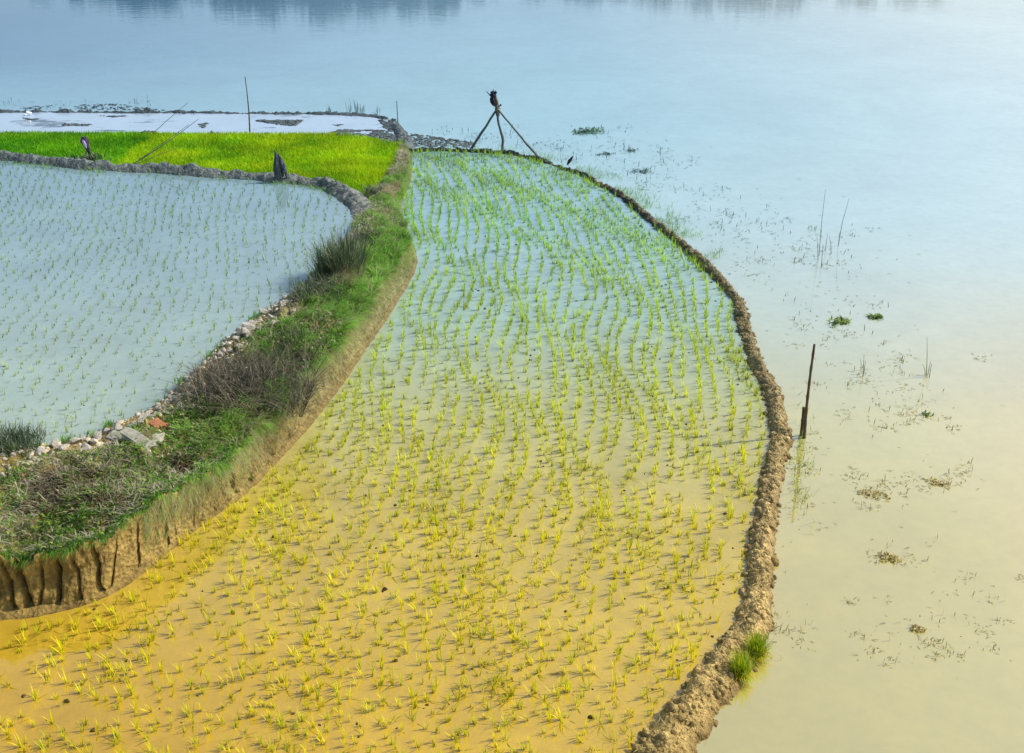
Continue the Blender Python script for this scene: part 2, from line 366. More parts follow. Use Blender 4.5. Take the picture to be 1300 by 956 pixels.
leftpoly = list(mid_b(BL, BT, .12)[:int(NB*13.2/18):12]) + list(pl(BACKB, ZL)[:-2][::-1]) 
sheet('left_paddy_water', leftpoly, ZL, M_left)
nurpoly = list(pl(MIDB, ZN)) + list(mid_b(BL, BT, .2)[NB-1:int(NB*14/18):-12]) + list(pl([(474, 262), (445, 247)], ZN)) + list(pl(BACKB, ZN)[:-4][::-1])
sheet('nursery_bed', nurpoly, ZN, M_nurb)
wetpoly = list(pl(FARB, ZW)) + list(pl(MIDB, ZW)[::-1])
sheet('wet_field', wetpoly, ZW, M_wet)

# earth bank --------------------------------------------------------
MA, MC = 46, 34
s_m = np.r_[0, np.cumsum(np.linalg.norm(np.diff(mid_b(BL, BR, .5), axis=0), axis=1))]
rows = []
for j in range(MA):                                       # top
    v = j/(MA-1); P = mid_b(BL, BT, v); bul = .20*np.sin(math.pi*min(1, v*1.15))**.7 if v < .87 else .20*np.sin(math.pi*min(1, v*1.15))
    P = P.copy(); P[:, 2] += max(0, bul)*np.interp(s_m, [0, s_m[-1]*.75, s_m[-1]], [1, .8, .3]) - (.12 if j == 0 else .0)
    k = min(1, v*5)
    P[:, 2] += k*(.42*fbm(P[:, 0]*1.7, P[:, 1]*1.7, 5, 3)+.22*fbm(P[:, 0]*5, P[:, 1]*5, 3, 8)+.14*fbm(P[:, 0]*13, P[:, 1]*13, 3, 5))*np.interp(s_m, [0, s_m[-1]*.7, s_m[-1]], [1, .7, .4])
    rows.append(P)
dT = BR-BT; nrm = np.stack([dT[:, 0], dT[:, 1]], 1); nrm /= np.linalg.norm(nrm, axis=1)[:, None]
gouge_s = s_m*1.0
big = np.interp(BR[:, 1], [11.5, 13.2, 15, 30], [1.6, 1.0, .55, .4])
gv = vnoise(gouge_s*3.2, 0*gouge_s, 21); gv2 = vnoise(gouge_s*8, 0*gouge_s, 22)
groove = np.clip(np.abs(gv-.5)*2-.12, 0, 1)**.6           # 0 in the gouge lines
u_s, v_s = project(BR)
SL = lambda v: sum(np.exp(-((u_s-c+14*(v-.4)*math.sin(c)+9*fbm(v*3+c, c*.7+0*v, 3, 15))/wd)**2)*a for c, wd, a in ((118, 3.5, 1.3), (66, 3, 1.1), (24, 4, 1.2), (5, 3, 1.0), (92, 2, .6), (46, 2, .5), (140, 2, .5), (-12, 3, .8), (-40, 8, 1.), (170, 3, .5), (205, 3, .5), (300, 2.5, .5), (350, 2.5, .6), (480, 2, .4)))
for j in range(1, MC):                                    # cut face
    v = j/(MC-1); prof = v**.8
    P = BT.copy(); hz = 1-v
    ff = .62*v+.30*max(0, (v-.82)/.18)                    # steep face, little ledge at the foot
    P[:, :2] = BT[:, :2]+(dT[:, :2])*ff/.92
    zz = BT[:, 2]*(1-min(1, v/.86)) + np.where(v > .86, .055*(1-(v-.86)/.14), 0)
    zz = np.maximum(zz, .055*(1-max(0, (v-.86)/.14))*1.0)
    wgt = math.sin(math.pi*min(1, v/.9)*.85+.1)
    jit = vnoise(gouge_s*3.2+v*1.3, 0*gouge_s+v*1.5, 21)
    gr = np.clip(np.abs(jit-.5)*2.2-.08, 0, 1)**.6
    off = (-.05*(1-gr)*big*wgt + .06*fbm(gouge_s*6, v*4+0*gouge_s, 4, 30)*(1 if v < .9 else .5) + .12*big*fbm(gouge_s*1.5, v*1.2+0*gouge_s, 3, 33)*wgt)
    sl = SL(v)*(min(1, v*4) if v < .8 else max(0, (.93-v)/.13))
    off = off - sl*.15*np.minimum(big, 1.1) - .05*np.clip(vnoise(gouge_s*11+v*2.2, 0*gouge_s+v*.8, 25)-.55, 0, 1)*2*wgt + .10*fbm(gouge_s*10, v*6+0*gouge_s, 5, 37)*(1 if v < .9 else .4) + .05*big*fbm(gouge_s*4+v*2, v*5+0*gouge_s, 3, 39)*wgt
    P[:, :2] += nrm*off[:, None]
    P[:, 2] = zz+.05*fbm(gouge_s*7, v*6+0*gouge_s, 3, 40)*wgt - (.09 if v > .97 else 0)
    rows.append(P)
# blend the first face rows into the noisy top edge
topz = rows[MA-1][:, 2]-BT[:, 2]
for j in range(1, 7): rows[MA-1+j][:, 2] += topz*(1-j/7)
G = np.stack(rows, 1); nr = G.shape[1]
idx = np.arange(NB*nr).reshape(NB, nr)
Fq = np.stack([idx[:-1, :-1], idx[:-1, 1:], idx[1:, 1:], idx[1:, :-1]], -1).reshape(-1, 4)[:, ::-1]
VB = G.reshape(-1, 3)
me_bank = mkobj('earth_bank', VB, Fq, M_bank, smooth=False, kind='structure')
def bank_pt(q, v):                                        # q along 0..1, v across the top 0..1
    i = np.clip(np.asarray(q)*(NB-1), 0, NB-2); j = np.clip(np.asarray(v)*(MA-1), 0, MA-2)
    i0 = i.astype(int); j0 = j.astype(int); a = (i-i0)[:, None]; b = (j-j0)[:, None]
    return (G[i0, j0]*(1-a)+G[i0+1, j0]*a)*(1-b)+(G[i0, j0+1]*(1-a)+G[i0+1, j0+1]*a)*b
from mathutils.bvhtree import BVHTree
bvh = BVHTree.FromPolygons([tuple(map(float, p)) for p in VB], [tuple(map(int, f)) for f in Fq])
def on_bank(u, v):                                        # where the sight line of the survey meets the bank
    d = ray(u, v); h = bvh.ray_cast(Vector((0, 0, H)), Vector(d.tolist()).normalized())
    return np.array(h[0]) if h[0] is not None else at(u, v, ZL+.1)

# mud bunds ----------------------------------------------------------
def bund(name, C, hw, h, za, zb, mat, seed, nclod, cs, M=22):
    n = len(C); t = np.gradient(C[:, :2], axis=0); t /= np.linalg.norm(t, axis=1)[:, None]; nv = np.stack([-t[:, 1], t[:, 0]], 1)
    s = np.r_[0, np.cumsum(np.linalg.norm(np.diff(C[:, :2], axis=0), axis=1))]
    hw = np.full(n, hw) if np.isscalar(hw) else hw; h = np.full(n, h) if np.isscalar(h) else h
    wob = 1+.5*fbm(s*1.3, 0*s, 4, seed); rows = []
    for j in range(M):
        v = -1.15+2.3*j/(M-1)
        e = hw*(1+.7*fbm(s*1.3, 0*s+(9 if v > 0 else 0), 5, seed+2)+.5*fbm(s*6, 0*s+(5 if v > 0 else 0), 3, seed+9))
        xy = C[:, :2]+nv*(v*e)[:, None]
        base = za+(zb-za)*np.clip((v+1)/2, 0, 1)
        z = base+h*wob*np.clip(1-v*v, -.6, 1)*1.0
        k = np.clip(1.2-abs(v), 0, 1)
        z = z+k*np.minimum(h*1.1, .16)*(1.5*fbm(xy[:, 0]*2.6, xy[:, 1]*2.6, 3, seed+4)+.9*fbm(xy[:, 0]*9, xy[:, 1]*9, 4, seed+5))
        rows.append(np.c_[xy, z])
    Gd = np.stack(rows, 1); ii = np.arange(n*M).reshape(n, M)
    Q = np.stack([ii[:-1, :-1], ii[1:, :-1], ii[1:, 1:], ii[:-1, 1:]], -1).reshape(-1, 4)
    V = Gd.reshape(-1, 3)
    r = np.random.default_rng(seed); a = r.integers(0, n, nclod); b = np.clip(((r.normal(size=nclod)*.36+.5)*(M-1)), 1, M-2).astype(int)
    Pc = Gd[a, b]; keep = Pc[:, 2] > np.minimum(za, zb)-.02; Pc = Pc[keep]
    S = cs*(.3+(r.random(len(Pc))**7*3.2 if seed == 50 else r.random(len(Pc))**5*1.3)); Pc = Pc-np.c_[0*S, 0*S, S*.3]
    lv, lf, lr = lumps(Pc, S, seed+1)
    lv[:, 2] = lv[:, 2]*1.0; tri = np.concatenate([Q[:, [0, 1, 2]], Q[:, [0, 2, 3]], lf+len(V)])
    o = mkobj(name, np.concatenate([V, lv]), tri, mat, kind='structure', smooth=False)
    return Gd
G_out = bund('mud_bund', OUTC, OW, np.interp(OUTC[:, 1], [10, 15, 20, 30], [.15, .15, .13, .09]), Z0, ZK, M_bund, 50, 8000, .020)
backC = resample(pl(BACKB, ZL), 900, 10)
bund('back_bund', backC, np.interp(np.arange(900), [0, 700, 830, 899], [.22, .24, .38, .45]), .17, ZL, ZN+.04, M_back, 60, 3000, .02)
farC = resample(pl(FARB, ZW), 800, 8)
bund('far_bund', farC, np.interp(np.arange(800), [0, 600, 799], [.17, .2, .3]), .15, ZW, ZK, M_back, 70, 2600, .034)
midC = resample(pl(MIDB, ZN), 500, 6)
bund('low_ridge', midC, np.interp(np.arange(500), [0, 200, 400, 499], [.08, .1, .14, .3]), .07, ZN, ZW, M_back, 80, 900, .06, M=14)

# mud islands in the wet field and mud flat behind the junction (part of the ground)
def mudpatch(name, pts, z, n, s, seed, flat=.35, mat=None):
    P = pl(pts, z); r = np.random.default_rng(seed)
    lo, hi = P.min(0), P.max(0); Q = lo+(hi-lo)*r.random((n*6, 3)); Q = Q[inside(Q, P)]; Q = Q[fbm(Q[:, 0]*1.1, Q[:, 1]*2.5, 3, seed) > -.08][:n]; Q[:, 2] = z
    V, Fc, rr = lumps(Q*1., s*(.4+r.random(len(Q))), seed); c = np.repeat(Q, len(IC1_V), 0); V[:, 2] = c[:, 2]+(V[:, 2]-c[:, 2])*flat
    return V, Fc, rr
mp_ = [mudpatch('', p, ZW, n*4, s*.5, i+5, .22) for i, (p, n, s) in enumerate([
    ([(318, 152), (345, 153), (385, 152), (372, 160), (345, 157)], 90, .13), ([(420, 168), (440, 164), (500, 166), (505, 180), (470, 178), (430, 174)], 170, .13),
    ([(78, 157), (118, 157), (110, 160), (80, 160)], 26, .10), ([(126, 147), (165, 147), (150, 149)], 16, .10), ([(480, 152), (500, 156), (505, 168), (490, 164)], 70, .10),
    ([(250, 158), (264, 156), (258, 163)], 6, .12), ([(28, 150), (52, 151), (40, 153)], 12, .09), ([(420, 158), (436, 158), (430, 160)], 8, .1)])]
v, f, r_ = cat_m(mp_); mkobj('mud_patches', v, f, M_back, rnd=r_, kind='structure')
mp_ = [mudpatch('', p, ZK, n*3, s*.5, i+35, .22) for i, (p, n, s) in enumerate([
    ([(515, 168), (540, 172), (600, 180), (606, 187), (520, 187)], 190, .10),
    ([(0, 138), (60, 134), (150, 132), (210, 140)], 70, .09)])]
v, f, r_ = cat_m(mp_); mkobj('mud_flat', v, f, M_back, rnd=r_, kind='structure')

# far shore beyond the water ----------------------------------------
xs = np.linspace(-400, 400, 160); ys = np.linspace(118, 600, 60); X, Y = np.meshgrid(xs, ys)
Zs = np.clip((Y-124-6*fbm(X*.03, Y*.0, 3, 90))*.12, -1.2, 1.6)+1.0*fbm(X*.02, Y*.02, 3, 91)
ii = np.arange(X.size).reshape(X.shape); Q = np.stack([ii[:-1, :-1], ii[:-1, 1:], ii[1:, 1:], ii[1:, :-1]], -1).reshape(-1, 4)
mkobj('far_shore', np.c_[X.ravel(), Y.ravel(), Zs.ravel()], Q, M_shore, kind='structure', smooth=True)
def tree_protos():
    out = []
    for k in range(3):
        r = np.random.default_rng(100+k); root = thing('broadleaf_tree', (0, 0, 0), 'broadleaf tree on the far bank mirrored along the top edge of the water', 'tree', 'trees along the far bank')
        mb = MB(); tube(mb, [(0, 0, -.3), (.1, 0, 2), (.05, .15, 4.5), (0, 0, 7)], [.28, .22, .15, .05], 8)
        for a in range(6):
            th = a*1.05; tube(mb, [(0.05, .1, 3+.4*a), (math.cos(th)*1.3, math.sin(th)*1.3, 4.4+.4*a), (math.cos(th)*2.3, math.sin(th)*2.3, 5.4+.4*a)], [.1, .06, .02], 6)
        mb.build('trunk', M_bark, root)
        cl = r.normal(size=(26, 3))*np.array([1.7, 1.7, 1.5])+np.array([0, 0, 6.6]); cl[:, 2] = np.clip(cl[:, 2], 3.5, 9.4); cl[0] = (0, 0, 9.5)
        P = np.concatenate([c+r.normal(size=(110, 3))*np.array([.55, .55, .4]) for c in cl]); rr = np.repeat(np.clip(r.random(26)*.7+.1, 0, 1), 110)+r.random(len(P))*.2
        V, Fc, q = blades(P, r.random(len(P))*6.28, .5+.25*r.random(len(P)), .9, .40, .5, 3, rr)
        mkobj('crown', V, Fc, M_crown, root, rnd=q); out.append(root)
    return out
def copy_tree(o, parent=None):
    c = o.copy(); col.objects.link(c); c.parent = parent
    for ch in list(o.children): copy_tree(ch, c)
    return c
protos = tree_protos(); used = set()
tx = [(-46, 9.6), (-40, 10.6), (-36.5, 10.2), (-33, 9.4), (-28, 10.9), (-25.5, 11.2), (-22, 10.8), (-18.5, 11.1), (-15, 11.0), (-11.5, 11.2), (-8, 10.8), (-3.5, 9.6), (2, 9.2), (8, 9.5), (14, 9.8), (20, 10.5), (24, 10.2), (29, 10.8), (35, 9.6), (42, 9.5)]
for i, (x, h) in enumerate(tx):
    p = protos[i % 3]
    o = p if i % 3 not in used else copy_tree(p)
    used.add(i % 3); s = h/9.6
    o.location = (x, 130+2*math.sin(i*2.3), .1); o.scale = (s*(1.05+.15*math.sin(i)),)*2+(s,); o.rotation_euler.z = i*1.7

# ------------------------------------------------------------------ rice in the near paddy
inner = OUTC[:, :2].copy(); tt = np.gradient(inner, axis=0); tt /= np.linalg.norm(tt, axis=1)[:, None]; inner -= np.stack([-tt[:, 1], tt[:, 0]], 1)*(OW+.05)[:, None]
rpoly = np.concatenate([(BR[:, :2]+nrm*.10)[::10], inner[::10], [[1.5, 7.6], [-9, 7.6]]])
oy = OUTC[::-1, 1]; ox = OUTC[::-1, 0]; order = np.argsort(oy); oy, ox = oy[order], ox[order]
hills = []
for c in range(-78, 66):
    x0 = c*.195; y = 8.6
    while y < 34.5:
        y += np.interp(y, [9, 15, 22], [.098, .098, .10])+.03*rng.random()
        k = np.interp(x0, [-6, 5], [.15, .75]); bx = np.interp(y, oy, ox)-4.0
        x = x0+k*bx+.16*math.sin(y*.55+x0*.35)+.10*math.sin(y*1.3+c*.5)+(fbm(c*3.1, y*.5, 2, 9))*.22
        jit = np.interp(y, [9, 14, 20], [.045, .03, .013])
        hills.append((x+rng.normal()*jit, y+rng.normal()*.05))
hills = np.array(hills); keep = inside(hills, rpoly); hills = hills[keep]
dens = fbm(hills[:, 0]*.6, hills[:, 1]*.6, 3, 77); hills = hills[rng.random(len(hills)) > np.clip(.10+dens*1.0, .03, .6)]
hp = np.c_[hills, np.full(len(hills), Z0)]; pu, pv = project(hp)
vis = (pu > -10) & (pu < 1310) & (pv < 985)
order = np.argsort(np.where(vis, hp[:, 1], 999)); near = order[:300]
nearset = np.zeros(len(hp), bool); nearset[near] = True
def hill_blades(P, seed, n0=5, n1=9, h0=.15, h1=.27, w=.010):
    r = np.random.default_rng(seed); m = len(P); cnt = r.integers(n0, n1+1, m); Q = np.repeat(P, cnt, 0)+np.c_[r.normal(size=(cnt.sum(), 2))*.012, np.zeros(cnt.sum())]
    Q[:, 2] -= .02; n = len(Q)
    hs = np.repeat((.5+.75*r.random(m))*np.interp(P[:, 1], [0, 1, 9, 13, 18], [1, 1, .92, .95, 1.]), cnt); base = np.repeat(r.random(m), cnt)
    tilt = np.repeat(r.random(m)*6.28, cnt); ang = np.where(r.random(n) < .45, tilt+r.normal(size=n)*.6, r.random(n)*6.28)
    lean = np.abs(r.normal(size=n))*.36+.06; flop = r.random(n) < .16; lean = np.where(flop, 1.6+r.random(n), lean)
    return blades(Q, ang, (h0+(h1-h0)*r.random(n))*hs, lean, w*(.7+.6*r.random(n)), np.where(flop, .75, .25*r.random(n)), seed+1, np.clip(base*.6+r.random(n)*.4, 0, 1))
V, Fc, q = hill_blades(hp[~nearset], 300, 6, 10, .14, .26, w=.0115)
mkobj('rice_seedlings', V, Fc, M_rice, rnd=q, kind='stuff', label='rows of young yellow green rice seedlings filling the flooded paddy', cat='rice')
vars_ = []
for k in range(10):
    V, Fc, q = hill_blades(np.zeros((1, 3)), 400+k*3, 7, 12, .125, .23, .0088)
    o = mkobj('rice_seedling', V, Fc, M_rice, rnd=q, label='young yellow rice seedling in the nearest rows of the flooded paddy', cat='rice seedling', group='rice seedlings in the nearest rows')
    vars_.append(o)
seen = set()
for j, i in enumerate(near):
    k = int(rng.integers(0, 10)) if j >= 10 else j
    o = vars_[k] if k not in seen else vars_[k].copy()
    if k in seen: col.objects.link(o)
    seen.add(k); o.location = tuple(map(float, hp[i])); o.rotation_euler.z = rng.random()*6.28; s = .85+.35*rng.random(); o.scale = (s, s, s)

# left paddy, thin young rice
lpoly = np.concatenate([(BL[:, :2])[:int(NB*13/18):10], pl(BACKB, ZL)[:-3][::-1][:, :2]])
lh = []
for c in range(-102, 22):
    y = 12.
    while y < 34:
        y += .125+.03*rng.random()
        lh.append((c*.225-.12*(y-20)+.22*math.sin(y*.5+c*.1)+rng.normal()*.028, y+rng.normal()*.02))
lh = np.array(lh); lh = lh[inside(lh, lpoly)]; lh = lh[rng.random(len(lh)) > .14+1.0*np.clip(fbm(lh[:, 0]*.5, lh[:, 1]*.5, 3, 88)+.02, 0, .6)]
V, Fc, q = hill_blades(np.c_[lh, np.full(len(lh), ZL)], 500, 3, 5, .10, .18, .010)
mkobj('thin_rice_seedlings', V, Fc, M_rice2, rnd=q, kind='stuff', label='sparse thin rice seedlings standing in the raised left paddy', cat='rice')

# small dark clods, wilted bits poking out of the shallow water (litter nobody could count)
def scatter_in(poly, n, seed):
    r = np.random.default_rng(seed); lo, hi = poly.min(0), poly.max(0); Q = lo+(hi-lo)*r.random((n*4, 2)); return Q[inside(Q, poly)][:n]
Q = np.concatenate([np.c_[scatter_in(rpoly, 900, 5), np.full(900, Z0)], np.c_[scatter_in(lpoly, 150, 6), np.full(150, ZL)]])
V, Fc, q = lumps(Q, .008+.022*rng.random(len(Q))**3, 9); V[:, 2] -= .006; mkobj('mud_crumbs', V, Fc, M_crumb, rnd=q, kind='stuff', label='dark mud crumbs scattered in the shallow paddy water', cat='mud')

# ------------------------------------------------------------------ nursery beds
np_ = np.array(nurpoly)[:, :2]
split0, split1 = at(193, 171, ZN), at(148, 212, ZN)
def nursery(side, n, mat, name, label, seed, h):
    r = np.random.default_rng(seed); Q = scatter_in(np_, n, seed)
    sd = (split1[0]-split0[0])*(Q[:, 1]-split0[1])-(split1[1]-split0[1])*(Q[:, 0]-split0[0])
    ref = (split1[0]-split0[0])*(at(50, 190, ZN)[1]-split0[1])-(split1[1]-split0[1])*(at(50, 190, ZN)[0]-split0[0])
    L_ = np.hypot(*(split1-split0)[:2]); sd = sd+L_*(.5*fbm(Q[:, 0]*1.2, Q[:, 1]*1.2, 3, 4)+.05*np.random.default_rng(seed).normal(size=len(Q)))
    Q = Q[(np.sign(sd) == np.sign(ref)) == side]
    P = np.c_[Q, np.full(len(Q), ZN)]; pat = fbm(Q[:, 0]*.9, Q[:, 1]*.9, 4, seed)
    V, Fc, q = blades(P, r.random(len(P))*6.28, h*(.7+.5*r.random(len(P)))*(1+pat*.5), .7*r.random(len(P))+.05, .015, .3*r.random(len(P)), seed, np.clip(.5+pat*1.5+r.normal(size=len(P))*.18, 0, 1))
    mkobj(name, V, Fc, mat, rnd=q, kind='stuff', label=label, cat='rice nursery')
nursery(True, 85000, M_nur1, 'dark_nursery_rice', 'dense deep green rice nursery left of the slanting poles', 21, .12)
nursery(False, 85000, M_nur2, 'bright_nursery_rice', 'dense bright yellow green rice nursery right of the slanting poles', 22, .11)

# ------------------------------------------------------------------ bank vegetation
def bank_grass():
    parts = []; r = np.random.default_rng(31)
    n = 110000; qq = r.random(n); vv = r.random(n)
    P = bank_pt(qq, vv); u, v = project(P)
    d = fbm(P[:, 0]*1.3, P[:, 1]*1.3, 4, 55); k = qq*18
    bare = np.interp(vv, [0, .12, .3, .5, .75, 1], [.6, .85, .62, .15, -.05, -.1])         # paddy side is bare rubble
    bare = bare+np.where((k > 2) & (k < 10.8) & (vv < np.interp(k, [2, 6, 7, 11], [.26, .30, .40, .40])), .45, 0)
    bare = np.where(k > 13, np.interp(vv, [0, .25, .5, .7, 1], [.0, .55, .7, .1, -.1]), bare)
    keep = r.random(n) > bare+d*1.6; P, vv, k, d = P[keep], vv[keep], k[keep], d[keep]; n = len(P)
    i = np.clip((k/18*(NB-1)).astype(int), 0, NB-1); down = np.arctan2(nrm[i, 1], nrm[i, 0])
    lng = np.interp(k, [0, 6, 7.5, 12, 14, 18], [.12, .15, .34, .30, .18, .11])*(.55+.8*r.random(n))*np.interp(vv, [0, .3, 1], [.6, .8, 1.])
    ang = down+r.normal(size=n)*np.interp(k, [0, 6, 8, 18], [1.6, 1.4, .6, .8])
    green = fbm(P[:, 0]*1.1+5, P[:, 1]*1.1, 3, 57)
    rv = np.clip(.46-green*1.7+.34*(r.random(n)-.5)+np.where(r.random(n) < .22, .4, 0)+np.interp(vv, [0, .4, 1], [.2, .05, -.05]), 0, 1)
    cl = vnoise(P[:, 0]*6, P[:, 1]*6, 61); c2 = vnoise(P[:, 0]*2.6+3, P[:, 1]*2.6, 62)
    lng = lng*(.45+1.1*cl); rv = np.clip(rv+(cl-.5)*.5-np.clip(.38-c2, 0, 1)*1.6+np.clip(c2-.72, 0, 1)*1.6, 0, 1); ang = ang+(vnoise(P[:, 0]*4, P[:, 1]*4, 63)-.5)*2.4
    kp = r.random(n) < .45+1.0*cl; P, ang, lng, rv = P[kp], ang[kp], lng[kp], rv[kp]; n = len(P)
    parts.append(blades(P, ang, lng, .3+.7*r.random(n), .009+.006*r.random(n), .35+.35*r.random(n), 32, rv))
    # fringe hanging over the top of the cut
    m = 20000; qf = r.random(m); Pf = bank_pt(qf, .93+.07*r.random(m)); i = (qf*(NB-1)).astype(int); dn = np.arctan2(nrm[i, 1], nrm[i, 0])
    kf = qf*18; lf = (.25+1.3*vnoise(qf*260, 0*qf, 64))*np.interp(kf, [0, 6, 8, 12, 18], [.17, .18, .32, .28, .10])*(.3+.9*r.random(m))
    parts.append(blades(Pf, dn+r.normal(size=m)*.5, lf, 1.0+.5*r.random(m), .007, .9+.5*r.random(m), 33, np.clip(.55+fbm(Pf[:, 0]*1.3, Pf[:, 1]*1.3, 3, 59)*1.6+r.normal(size=m)*.25, 0, 1)))
    m = 9000; qf = .28+.42*r.random(m); i = (qf*(NB-1)).astype(int); jj = (MA+np.abs(r.normal(size=m))*9).astype(int).clip(MA, MA+MC-8); Pf = G[i, jj]; dn = np.arctan2(nrm[i, 1], nrm[i, 0])
    parts.append(blades(Pf, dn+r.normal(size=m)*.4, .08+.13*r.random(m), .8+.5*r.random(m), .006, 1.2+.4*r.random(m), 38, np.clip(.85+r.normal(size=m)*.14, 0, 1)))
    m = 9000; qf = .62+.38*r.random(m); i = (qf*(NB-1)).astype(int); jj = (MA+r.random(m)*(MC-10)).astype(int); Pf = G[i, jj]; dn = np.arctan2(nrm[i, 1], nrm[i, 0])
    kp = r.random(m) < np.interp(qf*18, [11, 12.5, 13.5], [.0, .35, 1]); Pf, dn = Pf[kp], dn[kp]; m = len(Pf); gp = fbm(Pf[:, 0]*1.5, Pf[:, 1]*1.5, 3, 58)
    parts.append(blades(Pf, dn+r.normal(size=m)*.7, .08+.12*r.random(m), .5+.6*r.random(m), .010, .7, 35, np.clip(.55+gp*1.3+r.normal(size=m)*.2, 0, 1)))
    # green tufts at the paddy edge
    m = 3000; qf = r.random(m)*.7; tf = fbm(qf*90, 0*qf, 3, 44); qf = qf[tf > .06]; m = len(qf); Pf = bank_pt(qf, .01+.05*r.random(m))
    parts.append(blades(Pf, r.random(m)*6.28, .10+.12*r.random(m), .4, .009, .3, 34, np.clip(.35+r.normal(size=m)*.15, 0, 1)))
    V, Fc, q = cat_m(parts); mkobj('bank_grass', V, Fc, M_grass, rnd=q, kind='stuff', label='tangled green and straw coloured grass covering the earth bank', cat='grass')
    # low broad-leaved ground cover on the near part
    n = 17000; qq = r.random(n)*.5; vv = .3+.7*r.random(n); P = bank_pt(qq, vv); d = fbm(P[:, 0]*1.6, P[:, 1]*1.6, 4, 66)
    keep = d+r.normal(size=n)*.08 > .0; P = P[keep]; d = d[keep]; n = len(P); P[:, 2] += .03+.07*r.random(n)
    V, Fc, q = blades(P, r.random(n)*6.28, .03+.035*r.random(n), .6+.9*r.random(n), .017+.012*r.random(n), .4, 36, np.clip(.45+r.normal(size=n)*.3+(d-.1)*.5, 0, 1))
    mkobj('bank_herbs', V, Fc, M_herb, rnd=q, kind='stuff', label='low leafy weeds spreading over the near end of the earth bank', cat='weeds')
    n = 26000; qq = r.random(n)*.95; vv = r.random(n)**.8; P = bank_pt(qq, vv); d = fbm(P[:, 0]*1.2+9, P[:, 1]*1.2, 4, 71)
    keep = (d+r.normal(size=n)*.10 > .085) & ~((qq*18 > 2) & (qq*18 < 10.8) & (vv < .28)); P = P[keep]; n = len(P); P[:, 2] += .02+.07*r.random(n)
    V, Fc, q = blades(P, r.random(n)*6.28, .07+.16*r.random(n), 1.2+1.6*r.random(n), .006+.004*r.random(n), .5*r.random(n)+.2, 72, np.clip(.72+r.normal(size=n)*.3, 0, 1))
    mkobj('dead_straw', V, Fc, M_straw, rnd=q, kind='stuff', label='dry grey straw lying in patches over the earth bank', cat='straw')
    # rubble soil crumbs on the paddy side
    n = 12000; qq = r.random(n)*.78; vv = np.abs(r.normal(size=n))*.26+.01; P = bank_pt(qq, np.clip(vv, 0, .8)); P[:, 2] -= .012
    sz = .007+.055*r.random(n)**10
    V, Fc, q = lumps(P, sz, 37); mkobj('soil_crumbs', V, Fc, M_soil, rnd=q, kind='stuff', label='pale dry soil crumbs along the rubble side of the earth bank', cat='soil')
M_soil = earth('dry_soil', [(9, srgb(196, 182, 148)), (20, srgb(200, 194, 176)), (30, srgb(135, 140, 138))], 12., .02)
bank_grass()

def shrub(name, u, v, w, h, n, mat, label, cat, seed, dirn=None, lean=(.3, 1.3), wid=.006, droop=.35, leaf=None, leafmat_=None, group=None):
    base = on_bank(u, v); r = np.random.default_rng(seed); root = thing(name, base, label, cat, group)
    P = np.c_[np.clip(r.normal(size=(n, 2)), -1.5, 1.5)*w*.33, np.zeros(n)]
    for i in range(n):
        hh = bvh.ray_cast(Vector((base[0]+P[i, 0], base[1]+P[i, 1], 5)), Vector((0, 0, -1)))
        P[i, 2] = (hh[0].z-base[2] if hh[0] is not None else 0)-.02
    P = P[(P[:, 2] > -.22) & (P[:, 2] < .4)]; n = len(P)
    ang = r.random(n)*6.28 if dirn is None else dirn+r.normal(size=n)*.8
    V, Fc, q = blades(P, ang, h*(.5+.8*r.random(n)), lean[0]+(lean[1]-lean[0])*r.random(n), wid*(.7+.7*r.random(n)), droop*(.4+r.random(n)), seed)
    mkobj('stems', V, Fc, mat, root, rnd=q)
    if leaf:
        m = leaf; L = V.reshape(-1, 8, 3)[r.integers(0, n, m)][np.arange(m), r.integers(2, 8, m)]+r.normal(size=(m, 3))*.02
        V2, F2, q2 = blades(L, r.random(m)*6.28, .03+.04*r.random(m), .8, .02, .4, seed+1); mkobj('leaves', V2, F2, leafmat_, root, rnd=q2)
    return root
shrub('dry_bush', 325, 496, 1.7, .75, 4200, M_twig, 'large dark dried bush sprawling over the middle of the earth bank', 'bush', 61, None, (.4, 1.7), .007, .5, 500, M_deadleaf)
shrub('dry_bush', 392, 450, .85, .42, 900, M_twig, 'feathery grey green bush behind the white rubble on the bank', 'bush', 62, None, (.2, 1.), .006, .3, 260, M_tuss)
shrub('grass_tussock', 432, 342, .85, .75, 1500, M_tuss, 'tall dark grass tussock with upright blades on the far paddy edge of the bank', 'grass tussock', 63, None, (.1, .8), .009, .2)
shrub('grass_tussock', 405, 378, .9, .42, 1200, M_tuss, 'low dark tussock between the tall tussock and the white rubble', 'grass tussock', 64, None, (.3, 1.2), .008, .4)
shrub('grass_tussock', 470, 300, .6, .32, 800, M_tuss, 'dry grey tussock near the bend where the back dike meets the bank', 'grass tussock', 65, R(-60), (.5, 1.5), .008, .6)
shrub('dead_weed_heap', 75, 620, .8, .30, 900, M_deadleaf, 'heap of dark dead roots and straw at the near left end of the bank', 'weed heap', 66, None, (.6, 2.2), .009, .7, 400, M_deadleaf)
shrub('dead_weed_heap', 130, 640, .55, .26, 700, M_deadleaf, 'brown dead weed heap just above the cut face of the bank', 'weed heap', 67, None, (.6, 2.2), .009, .7, 350, M_deadleaf)
shrub('dead_weed_heap', 232, 590, .5, .26, 700, M_deadleaf, 'brown withered clump below the orange brick fragment', 'weed heap', 68, R(-80), (.4, 1.6), .008, .6, 350, M_deadleaf)
shrub('grass_tussock', 18, 566, .7, .34, 1100, M_tuss, 'grey green tussock at the left end of the bank beside the paddy', 'grass tussock', 69, None, (.1, .9), .008, .3)
